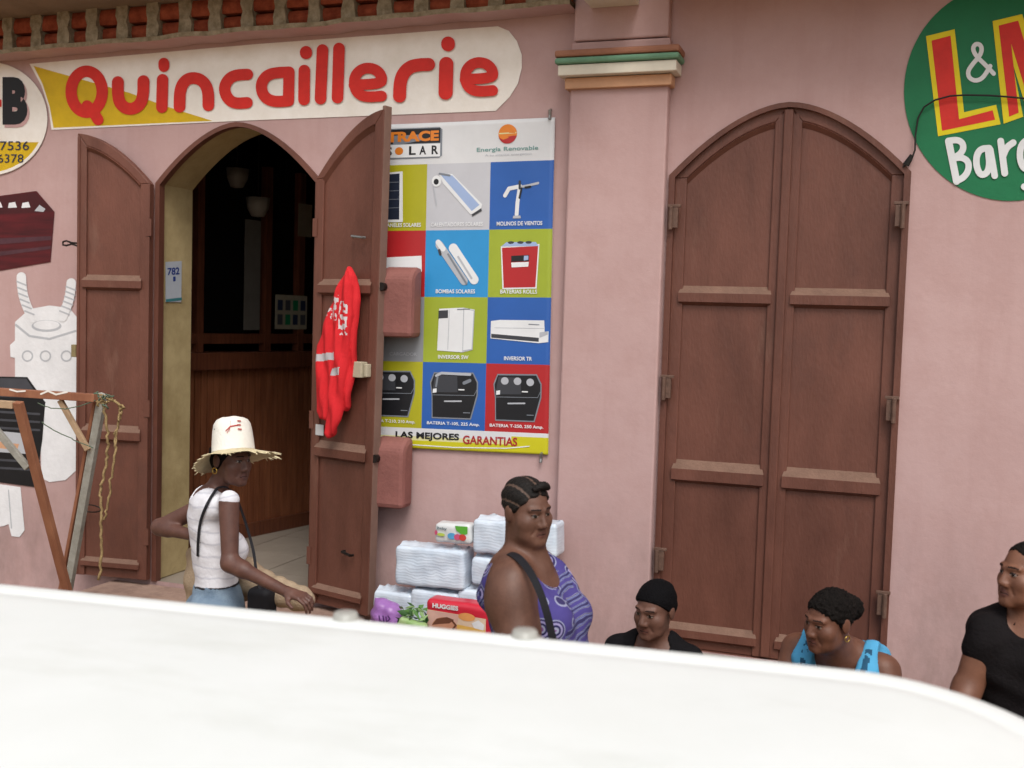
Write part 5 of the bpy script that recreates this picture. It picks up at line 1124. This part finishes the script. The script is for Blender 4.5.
def dress():
    m = mat('purple_patterned_cloth', '4b4383', .85, .2, .08, 7, .25, 90); t = m.node_tree; b = t.nodes['Principled BSDF']; tc = t.nodes['Texture Coordinate']
    def node(k, **kw):
        n = t.nodes.new(k)
        for a_, v_ in kw.items(): n.inputs[a_].default_value = v_
        return n
    mp = node('ShaderNodeMapping'); mp.inputs['Rotation'].default_value = (0, R(38), R(20)); t.links.new(tc.outputs['Object'], mp.inputs[0])
    wv = t.nodes.new('ShaderNodeTexWave'); wv.bands_direction = 'Z'; wv.inputs['Scale'].default_value = 7.5; wv.inputs['Distortion'].default_value = 4.0; wv.inputs['Detail'].default_value = 1; wv.inputs['Detail Scale'].default_value = 1.4
    t.links.new(mp.outputs[0], wv.inputs['Vector'])
    rp = t.nodes.new('ShaderNodeValToRGB'); rp.color_ramp.interpolation = 'CONSTANT'; e = rp.color_ramp.elements
    for k, (p, c) in enumerate(((0, '4b4383'), (.28, '4b4383'), (.36, '9ea1b8'), (.43, '26263c'), (.56, 'a6a8bd'), (.62, '545a93'), (.80, '8288ae'), (.87, '38345f'))):
        if k < 2: e[k].position = p; e[k].color = (*lin(c), 1)
        else: x = e.new(p); x.color = (*lin(c), 1)
    t.links.new(wv.outputs['Fac'], rp.inputs[0])
    vo = t.nodes.new('ShaderNodeTexVoronoi'); vo.inputs['Scale'].default_value = 12.0; t.links.new(tc.outputs['Object'], vo.inputs['Vector'])
    r2 = t.nodes.new('ShaderNodeValToRGB'); r2.color_ramp.interpolation = 'CONSTANT'; e = r2.color_ramp.elements
    for k, (p, c) in enumerate(((0, '7a4a86'), (.10, '9d9eb8'), (.17, '2d2a56'), (.26, '9a92bd'), (.34, '39345f'), (.42, '8f92ae'), (.47, '4b4383'))):
        if k < 2: e[k].position = p; e[k].color = (*lin(c), 1)
        else: x = e.new(p); x.color = (*lin(c), 1)
    t.links.new(vo.outputs['Distance'], r2.inputs[0])
    nz = t.nodes.new('ShaderNodeTexNoise'); nz.inputs['Scale'].default_value = 5; t.links.new(tc.outputs['Object'], nz.inputs['Vector'])
    gt = t.nodes.new('ShaderNodeMath'); gt.operation = 'GREATER_THAN'; gt.inputs[1].default_value = .44; t.links.new(nz.outputs['Fac'], gt.inputs[0])
    mx = t.nodes.new('ShaderNodeMixRGB'); t.links.new(gt.outputs[0], mx.inputs[0]); t.links.new(rp.outputs[0], mx.inputs[1]); t.links.new(r2.outputs[0], mx.inputs[2]); t.links.new(mx.outputs[0], b.inputs['Base Color'])
    return m
S = SDF(); A, M, L = torso(S, P0, P1, YAW2, d2, .012); S.cap(P0, P0 + np.array([0, 0, -.42]), .21, .26, .06)
for x in (-1, 1): S.cap(A(x * .13, -.04, .97), A(x * .115, -.10, .75), .035, .05, .03).cap(A(x * .13, .03, .98), A(x * .12, .09, .8), .04, .05, .03)
S.carve(A(0, -.28, .97), A(0, -.02, 1.08), .125, .085).carve(A(0, -.30, .80), A(0, -.24, .82), .05).carve(A(0, 0, 1.12), A(0, .2, 1.12), .10)
for sh, el in ((shR, elR), (shL, elL)): o_ = (sh - P1); o_[2] = 0; o_ /= np.linalg.norm(o_); S.carve(sh + o_ * .03 + np.array([0, 0, .10]), sh + o_ * .05 + np.array([0, 0, -.16]), .088, .085)
S.fn(wrinkle(.003, 18, 14)); dr = sdf_obj(S, 'dress', dress(), w2, .0075)
# hair: ridged braids pulled back, a roll at the front, a tail at the nape
S = SDF(); hair_shell(S, H2, .008); S.cut(H2.at((0, -.058, .060)), H2.M @ np.array([0, -.80, -.60]))
def ridges(F, X, Y, Z, H=H2):
    px, py, pz = (X - H.c[0]), (Y - H.c[1]), (Z - H.c[2]); lx = px * H.M[0, 0] + py * H.M[1, 0] + pz * H.M[2, 0]; ly = px * H.M[0, 1] + py * H.M[1, 1] + pz * H.M[2, 1]; lz = px * H.M[0, 2] + py * H.M[1, 2] + pz * H.M[2, 2]
    a = np.arctan2(lx, lz + .02); return F - .0042 * np.abs(np.sin(a * 7)) + .003 + .0012 * np.sin(ly * 260 + a * 20)
S.fn(ridges)
def parts_(C, H=H2): q = (C - H.c) @ H.M; a = np.arctan2(q[:, 0], q[:, 2] + .02); return (np.abs(np.sin(a * 7)) < .24).astype(int)
sdf_obj(S, 'hair', [mat('braided_black_hair', '1f1a17', .7, .25, .3, 40, .5, 150), mat('scalp_parting', '5a463b', .6)], w2, .0038, (), parts_)
mb = MB(); pts = [H2.at((-.03 + .075 * t, -.060 - .010 * math.sin(math.pi * t), .098 + .016 * math.sin(math.pi * t))) for t in np.linspace(0, 1, 17)]
mb.tube(pts, [.009 + .007 * math.sin(math.pi * t) + .0018 * math.sin(t * 45) for t in np.linspace(0, 1, 17)], 10).build('braid', MATS['braided_black_hair'], w2, smooth=True)
mb = MB(); pts = [H2.at((.004 * math.sin(t * 9), .098 - .01 * t, -.035 - .055 * t)) for t in np.linspace(0, 1, 9)]; mb.tube(pts, [.016, .02, .018, .02, .018, .018, .015, .012, .006], 10).build('braid', MATS['braided_black_hair'], w2, smooth=True)
bg2 = thing('shoulder_bag', 'dark bag with a wide strap crossing the woman in the purple dress', 'bag', tuple(J(560, 680, Y2 - .12)))
strap([(J(500, 566, Y2 + .0), (-.6, .2, .6)), (J(506, 555, Y2 - .06), (-.2, -.2, 1)), (J(515, 556, Y2 - .13), (0, -.5, .8)), (J(526, 566, Y2 - .185), (.1, -1, .3)), (J(537, 585, Y2 - .225), (.2, -1, .1)), (J(546, 610, Y2 - .245), (.3, -1, 0)), (J(553, 640, Y2 - .245), (.3, -1, 0)), (J(560, 672, Y2 - .24), (.3, -1, 0))], None, 'strap', bg2, .026)
S = SDF(); S.rbox(J(563, 690, Y2 - .24), (.09, .04, .08), .03); sdf_obj(S, 'pouch', ST, bg2, .009)

# ------------------------------------------------------------------ woman with the black cap
SK3 = skin('warm_brown_skin', '6c4c40', '5c3f33')
Y3 = -.80
H3 = Head(J(655, 609, Y3), -22, 10, 2, .98, jaw=1.0, nose=1.12)
P1 = J(654, 649, Y3 + .06); P0 = np.array([P1[0], P1[1] + .12, .36]); YAW3 = -2
d3 = dict(hip=.17, hipd=.13, waist=.145, waistd=.115, chest=.15, chestd=.105, bx=.07, bust=.07, sh=.145, bt=.58)
S = SDF(); H3.add(S); A, M, L = torso(S, P0, P1, YAW3, d3); neckc(S, H3, A, .05)
ar3 = []
for x in (-1, 1):
    sh = A(x * .165, 0, .92); el = sh + np.array([x * .06, -.12, -.24]); wr = el + np.array([-x * .10, -.2, .02]); ar3.append((sh, el)); arm(S, sh, el, wr, (.05, .042, .038, .025)); hand(S, wr, (-x * .5, -.8, -.1), (0, 0, -1), x, 25, .95)
legs_sitting(S, P0, M, .142, .50, .40)
w3 = person(S, H3, SK3, LIPR, 'seated woman in a tight black cap and black top, looking down to the left', .009)
S = SDF(); A, M, L = torso(S, P0, P1, YAW3, d3, .011); [S.cap(a, a + (b - a) * .62, .06, .056, .03) for a, b in ar3]; S.cap(A(-.06, .02, 1.0), A(.06, .02, 1.0), .05, None, .05); S.cut(A(0, 0, -.02), -M[:, 2])
S.carve(A(0, -.17, 1.03), A(0, -.02, 1.09), .075, .078).carve(A(0, .02, 1.1), A(0, .1, 1.12), .07).fn(wrinkle(.0035, 22, 20))
BLK = mat('black_cotton', '19181a', .9, .08, .1, 14, .3, 100); sdf_obj(S, 'top', BLK, w3, .008)
S = SDF(); torso(S, P0, P1, YAW3, d3, .012); legs_sitting(S, P0, M, .142, .50, .40, i=.02, feet=False); S.cut(A(0, 0, .08), M[:, 2]).cut((0, 0, .24), (0, 0, -1)); sdf_obj(S, 'skirt', mat('grey_skirt', '4b4a52', .9), w3, .011)
S = SDF(); hair_shell(S, H3, .010); S.ell(H3.at((0, .075, -.015)), (.055, .045, .05), H3.M, .03); S.cut(H3.at((0, -.055, .048)), H3.M @ np.array([0, -.62, -.78])).fn(wrinkle(.0018, 50, 40)); sdf_obj(S, 'cap', mat('black_stretch_cap', '121113', .9, .08, .15, 30, .5, 160), w3, .005)

# ------------------------------------------------------------------ woman in the blue tank top, leaning forward
SK4 = skin('chestnut_skin', '704a39', '5f3d2f')
Y4 = -1.02
H4 = Head(J(829, 620, Y4), -43, 9, 4, .98, jaw=1.0, nose=1.1, full=1.05)
P1 = J(839, 653, Y4 + .13); P0 = np.array([P1[0] + .05, -.50, .37]); YAW4 = -12
d4 = dict(hip=.18, hipd=.14, waist=.155, waistd=.125, chest=.16, chestd=.11, bx=.078, bust=.08, sh=.15, bt=.6)
S = SDF(); H4.add(S); A, M, L = torso(S, P0, P1, YAW4, d4); neckc(S, H4, A, .052); S.cap(H4.at((0, 0, -.08)), A(0, -.03, .98), .045, .06, .05)
ar4 = []
for x in (-1, 1):
    sh = A(x * .18, .0, .93) ; el = sh + np.array([x * .05, -.14, -.25]); wr = el + np.array([-x * .1, -.22, .05]); ar4.append((sh, el)); arm(S, sh, el, wr, (.062, .052, .042, .028), .04); hand(S, wr, (-x * .5, -.8, -.1), (0, 0, -1), x, 25, .95)
legs_sitting(S, P0, M, .142, .52, .42, .12)
w4 = person(S, H4, SK4, LIPR, 'seated woman in a light blue tank top leaning forward, hair tied in a bun', .009)
S = SDF(); A, M, L = torso(S, P0, P1, YAW4, d4, .012)
for x in (-1, 1): S.cap(A(x * .125, -.06, .99), A(x * .11, -.12, .74), .045, .06, .02).cap(A(x * .125, -.06, .99), A(x * .125, .04, 1.0), .045, .045, .02).cap(A(x * .125, .04, .99), A(x * .115, .10, .8), .045, .06, .02)
S.cut(A(0, 0, -.02), -M[:, 2]).carve(A(0, -.22, .86), A(0, -.02, 1.08), .085, .085).carve(A(0, .0, 1.13), A(0, .25, 1.05), .10)
for a, b in ar4: o_ = a - P1; o_ -= M[:, 2] * (o_ @ M[:, 2]); o_ /= np.linalg.norm(o_); S.carve(a + o_ * .055 + np.array([0, 0, .10]), a + o_ * .06 + np.array([0, -.05, -.15]), .085, .08)
S.fn(wrinkle(.0025, 20, 18)); V, F = S.mesh(.007); V = smooth_mesh(V, F, 1); Cc = V[F].mean(1)
qx = (Cc - P0) @ M; nzv = np.array([noise.noise(Vector(q * 45)) for q in qx]); ix = np.zeros(len(F), int); ix[(np.abs(np.abs(qx[:, 0]) - .118) < .012) & (qx[:, 1] < .02) & (nzv > -.1)] = 1
o_ = obj('tank_top', V, F, [mat('light_blue_jersey', '55a6d2', .85, .2, .05, 9, .2, 90), mat('dark_teal_lettering', '1f5474', .8)], w4, ix, smooth=True)
S = SDF(); torso(S, P0, P1, YAW4, d4, .013); legs_sitting(S, P0, M, .142, .52, .42, .12, i=.02, feet=False); S.cut(A(0, 0, .08), M[:, 2]).cut((0, 0, .24), (0, 0, -1)); sdf_obj(S, 'skirt', DENIM, w4, .011)
CURLY = lambda F, X, Y, Z: F + .006 * np.sin(230 * X + 3 * np.sin(90 * Y)) * np.sin(210 * Z + 2 * np.sin(80 * X)) * np.sin(190 * Y + 40 * Z)
S = SDF(); hair_shell(S, H4, .009); S.ell(H4.at((0, .125, .02)), (.05, .042, .05), H4.M, .012); S.cut(H4.at((0, -.062, .052)), H4.M @ np.array([0, -.72, -.7])).fn(CURLY); sdf_obj(S, 'hair', HAIRM, w4, .0042)
MB().tube([H4.at((.083, .016, -.044 - .012 + .012 * math.cos(a))) + H4.M @ np.array([0, .012 * math.sin(a), 0]) for a in np.linspace(0, 2 * math.pi, 16)], .0025, 6).build('earring', mat('brass', 'b79a52'), w4)

# ------------------------------------------------------------------ man in the black polo shirt
SK5 = skin('medium_brown_skin', '79523f', '684434')
Y5 = -1.25
H5 = Head(J(1027, 574, Y5), -56, -2, 0, .96, jaw=1.15, nose=1.15)
P1 = J(1026, 626, Y5 + .02); P0 = np.array([P1[0] + .02, P1[1] + .02, .64]); YAW5 = -12
d5 = dict(hip=.16, hipd=.12, waist=.15, waistd=.11, chest=.175, chestd=.12, bx=.08, bust=.055, sh=.135, bt=.72, bf=.5)
S = SDF(); H5.add(S); A, M, L = torso(S, P0, P1, YAW5, d5); neckc(S, H5, A, .060)
shR = J(988, 632, Y5 - .02); elR = J(967, 688, Y5 - .05); wrR = J(950, 740, Y5 - .18); shL = A(.2, 0, .92); elL = shL + np.array([.05, -.05, -.28]); wrL = elL + np.array([-.06, -.24, 0])
arm(S, shR, elR, wrR, (.06, .046, .046, .030)); arm(S, shL, elL, wrL, (.06, .046, .046, .030)); hand(S, wrR, (-.5, -.7, -.2), (0, 0, -1), -1, 25, 1.05); hand(S, wrL, (-.3, -.9, 0), (0, 0, -1), 1, 25, 1.05)
legs_sitting(S, P0, M, .142, .66, .42, .1)
w5 = person(S, H5, SK5, LIPR, 'man in a black polo shirt looking left at the right edge of the photo', .009)
S = SDF(); A, M, L = torso(S, P0, P1, YAW5, d5, .014); [S.cap(a, a + (b - a) * .30, .070, .068, .03) for a, b in ((shR, elR), (shL, elL))]; S.cap(A(-.07, .02, 1.0), A(.07, .02, 1.0), .055, None, .05)
S.cut(A(0, 0, -.05), -M[:, 2])
S.carve(A(0, -.12, 1.05), A(0, .03, 1.16), .05, .07)
S.fn(wrinkle(.004, 24, 20)); po = sdf_obj(S, 'polo_shirt', mat('black_polo_cloth', '1d1a1b', .9, .08, .15, 14, .4, 90), w5, .008)
mb = MB(); n = 28
v = []
for k in range(n + 1):
    a = R(-90 + 20 + 320 * k / n)
    for (rr, zz) in ((.066, 1.03), (.070, 1.10), (.086, 1.035), (.082, 1.02)): v.append(A(rr * math.cos(a), .02 + rr * 1.05 * math.sin(a), zz - .03 * (1 + math.sin(-a)) * .5 * 0))
mb.add(v, [(k * 4 + j, k * 4 + (j + 1) % 4, k * 4 + 4 + (j + 1) % 4, k * 4 + 4 + j) for k in range(n) for j in range(4)]); mb.build('collar', MATS['black_polo_cloth'], po, smooth=True)
S = SDF(); torso(S, P0, P1, YAW5, d5, .015); legs_sitting(S, P0, M, .142, .66, .42, .1, i=.02, feet=False); S.cut(A(0, 0, .05), M[:, 2]).cut((0, 0, .22), (0, 0, -1)); sdf_obj(S, 'trousers', mat('dark_trousers', '2f3138', .9), w5, .011)
S = SDF(); hair_shell(S, H5, .0032); S.cut(H5.at((0, -.060, .086)), H5.M @ np.array([0, -.8, -.6])).cut(H5.at((0, 0, -.02)), H5.M @ np.array([0, -.5, -.86])).fn(lambda F, X, Y, Z: F + .003 * np.sin(230 * X + 3 * np.sin(90 * Y)) * np.sin(210 * Z + 2 * np.sin(80 * X)) * np.sin(190 * Y + 40 * Z)); sdf_obj(S, 'hair', HAIRM, w5, .004)
stl = thing('stool', 'plain wooden stool under the man in the black polo shirt', 'stool', (float(P0[0]), float(P0[1]), .14))
zs_ = P0[2] - .155
MB().box((P0[0] - .2, P0[1] - .17, zs_ - .035), (P0[0] + .2, P0[1] + .19, zs_)).build('seat', WOODD, stl, bevel=.004)
for sx in (-.16, .16):
    for sy in (-.13, .15): MB().box((P0[0] + sx - .02, P0[1] + sy - .02, .141), (P0[0] + sx + .02, P0[1] + sy + .02, zs_ - .036)).build('leg', WOODD, stl)

# =================================================================== WHITE CAR IN FRONT
ZR = 1.462; YF = -3.10; YN = -4.45; XR = .37; XL = -4.6
car = thing('car', 'white car close in front, its pale roof filling the bottom of the view', 'car', (-.14, YF, 0))
def rrect(e, r0=.40, n=14):
    xa, xb, ya, yb = XL + e, XR - e, YN + e, YF - e; r = max(r0 - e, .03); out = []
    for (cx_, cy_, a0) in ((xb - r, yb - r, 0), (xa + r, yb - r, 90), (xa + r, ya + r, 180), (xb - r, ya + r, 270)):
        for k in range(n + 1): a = R(a0 + 90 * k / n); out.append((cx_ + r * math.cos(a), cy_ + r * math.sin(a)))
    full = []
    for k in range(len(out)):                    # extra points along the long sides
        p, q = out[k], out[(k + 1) % len(out)]; full.append(p)
        if k % (n + 1) == n: m = 24 if (k // (n + 1)) % 2 == 0 else 6; full += [(p[0] + (q[0] - p[0]) * j / m, p[1] + (q[1] - p[1]) * j / m) for j in range(1, m)]
    return full
def roofz(x, e):
    z = ZR - .055 * max(0, 1 - e / .06) ** 2.4 - .007 * math.exp(-((e - .115) / .018) ** 2) + .014 * min(1, e / .5)
    return z - .032 * max(0, (x - (XR - .5)) / .5) ** 2
es = [0, .003, .008, .015, .025, .038, .055, .075, .092, .104, .115, .126, .14, .17, .23, .32, .44, .58]
rings_ = [[(x, y, roofz(x, e)) for x, y in rrect(e)] for e in es]; rings_.append([(x, y, z - .06) for x, y, z in rings_[0]][:])
order = [rings_[-1]] + rings_[:-1]; v = [p for r_ in order for p in r_]; n = len(order[0])
f = [(k * n + j, k * n + (j + 1) % n, (k + 1) * n + (j + 1) % n, (k + 1) * n + j) for k in range(len(order) - 1) for j in range(n)] + [list(range(n)), [(len(order) - 1) * n + j for j in range(n)]]
scuff(CARW, '7f8172', .70, .80, .6, 17, (1, 1.6, 1)); scuff(CARW, 'c0c4ba', .55, .78, .4, 2.6, (.5, 1.4, 1))
obj('roof', v, f, CARW, car, smooth=True)
TURN = R(5.7); ct_, sn_ = math.cos(-TURN), math.sin(-TURN)
for (u, v_) in ((349, 617), (525, 637)):
    q = wp(u, v_, -3.17); q = CAM + (q - CAM) * ((ZR - CAM[2]) / (q[2] - CAM[2])); dx_, dy_ = q[0] + .14, q[1] - YF
    q = np.array([-.14 + dx_ * ct_ - dy_ * sn_, min(YF + dx_ * sn_ + dy_ * ct_, YF - .055), ZR - .004])
    MB().lathe([(.041, -.012), (.041, .002), (.030, .005), (.027, .018), (.024, .021), (.004, .0215)], lambda p, q=q: (q[0] + p[0], q[1] + p[1], q[2] + p[2]), 24).build('roof_cap', mat('grey_cap', 'a5a49d', .4, .5, .05, 20), car, smooth=True)
# greenhouse and body below the roof
def ring(z, xa, xb, ya, yb, r, n=6):
    out = []
    for (cx_, cy_, a0) in ((xb - r, yb - r, 0), (xa + r, yb - r, 90), (xa + r, ya + r, 180), (xb - r, ya + r, 270)):
        for k in range(n + 1): a = R(a0 + 90 * k / n); out.append((cx_ + r * math.cos(a), cy_ + r * math.sin(a), z))
    return out
def loft(rs):
    v = [p for r_ in rs for p in r_]; n = len(rs[0]); f = [(k * n + j, k * n + (j + 1) % n, (k + 1) * n + (j + 1) % n, (k + 1) * n + j) for k in range(len(rs) - 1) for j in range(n)]
    return v, f + [list(range(n)), [(len(rs) - 1) * n + j for j in range(n)]]
zw = .92
v, f = loft([ring(.28, XL - .1, XR + 1.15, YN - .14, YF + .14, .12), ring(.45, XL - .14, XR + 1.3, YN - .17, YF + .17, .2), ring(.80, XL - .12, XR + 1.25, YN - .16, YF + .16, .2), ring(zw, XL - .06, XR + 1.05, YN - .12, YF + .12, .18)])
bd = obj('body', v, f, CARW, car, smooth=True)
v, f = loft([ring(zw + .003, XL + .0, XR + .62, YN - .085, YF + .085, .12), ring(1.2, XL + .05, XR + .28, YN - .02, YF + .02, .14), ring(1.395, XL + .10, XR - .03, YN + .045, YF - .045, .16)])
obj('window', v, f, GLASSD, car, smooth=True)
for sgn, ys in ((1, YF), (-1, YN)):
    for xa, xb in ((XL + .02, XL + .1), (XL + 1.6, XL + 1.6), (XL + 3.0, XL + 3.0), (XR + .58, XR - .02)):
        MB().bar((xa, ys + sgn * .088, zw - .01), (xb, ys - sgn * .05, 1.40), .09, .03).build('pillar', CARW, car, bevel=.008)
for xx in (XL + .75, XR + .45):
    for sgn, ys in ((1, YF + .10), (-1, YN - .10)):
        q = np.array([xx, ys, .31]); Mw = lambda p, q=q, sgn=sgn: (q[0] + p[0], q[1] + sgn * p[2], q[2] + p[1])
        wt = MB().lathe([(.18, -.09), (.27, -.09), (.305, -.06), (.31, .0), (.305, .06), (.27, .09), (.18, .085)], Mw, 32).build('wheel', RUBBER, car, smooth=True)
        MB().lathe([(.178, .05), (.178, .082), (.15, .07), (.06, .075), (.03, .09), (.004, .09)], Mw, 24).build('rim', STEEL, wt, smooth=True)
for xx in (XL + 2.5, XL + 3.9): MB().box((xx - .1, YF + .142, .80), (xx + .1, YF + .175, .825)).build('door_handle', STEEL, car, bevel=.004)
for sgn in (1, -1): MB().box((XR + 1.10, (YF + YN) / 2 + sgn * .55 - .16, .60), (XR + 1.31, (YF + YN) / 2 + sgn * .55 + .16, .74)).build('headlight', mat('headlight_glass', 'cfd4d6', .1, .6, .03, 9), car, bevel=.02)
car.rotation_euler.z = TURN
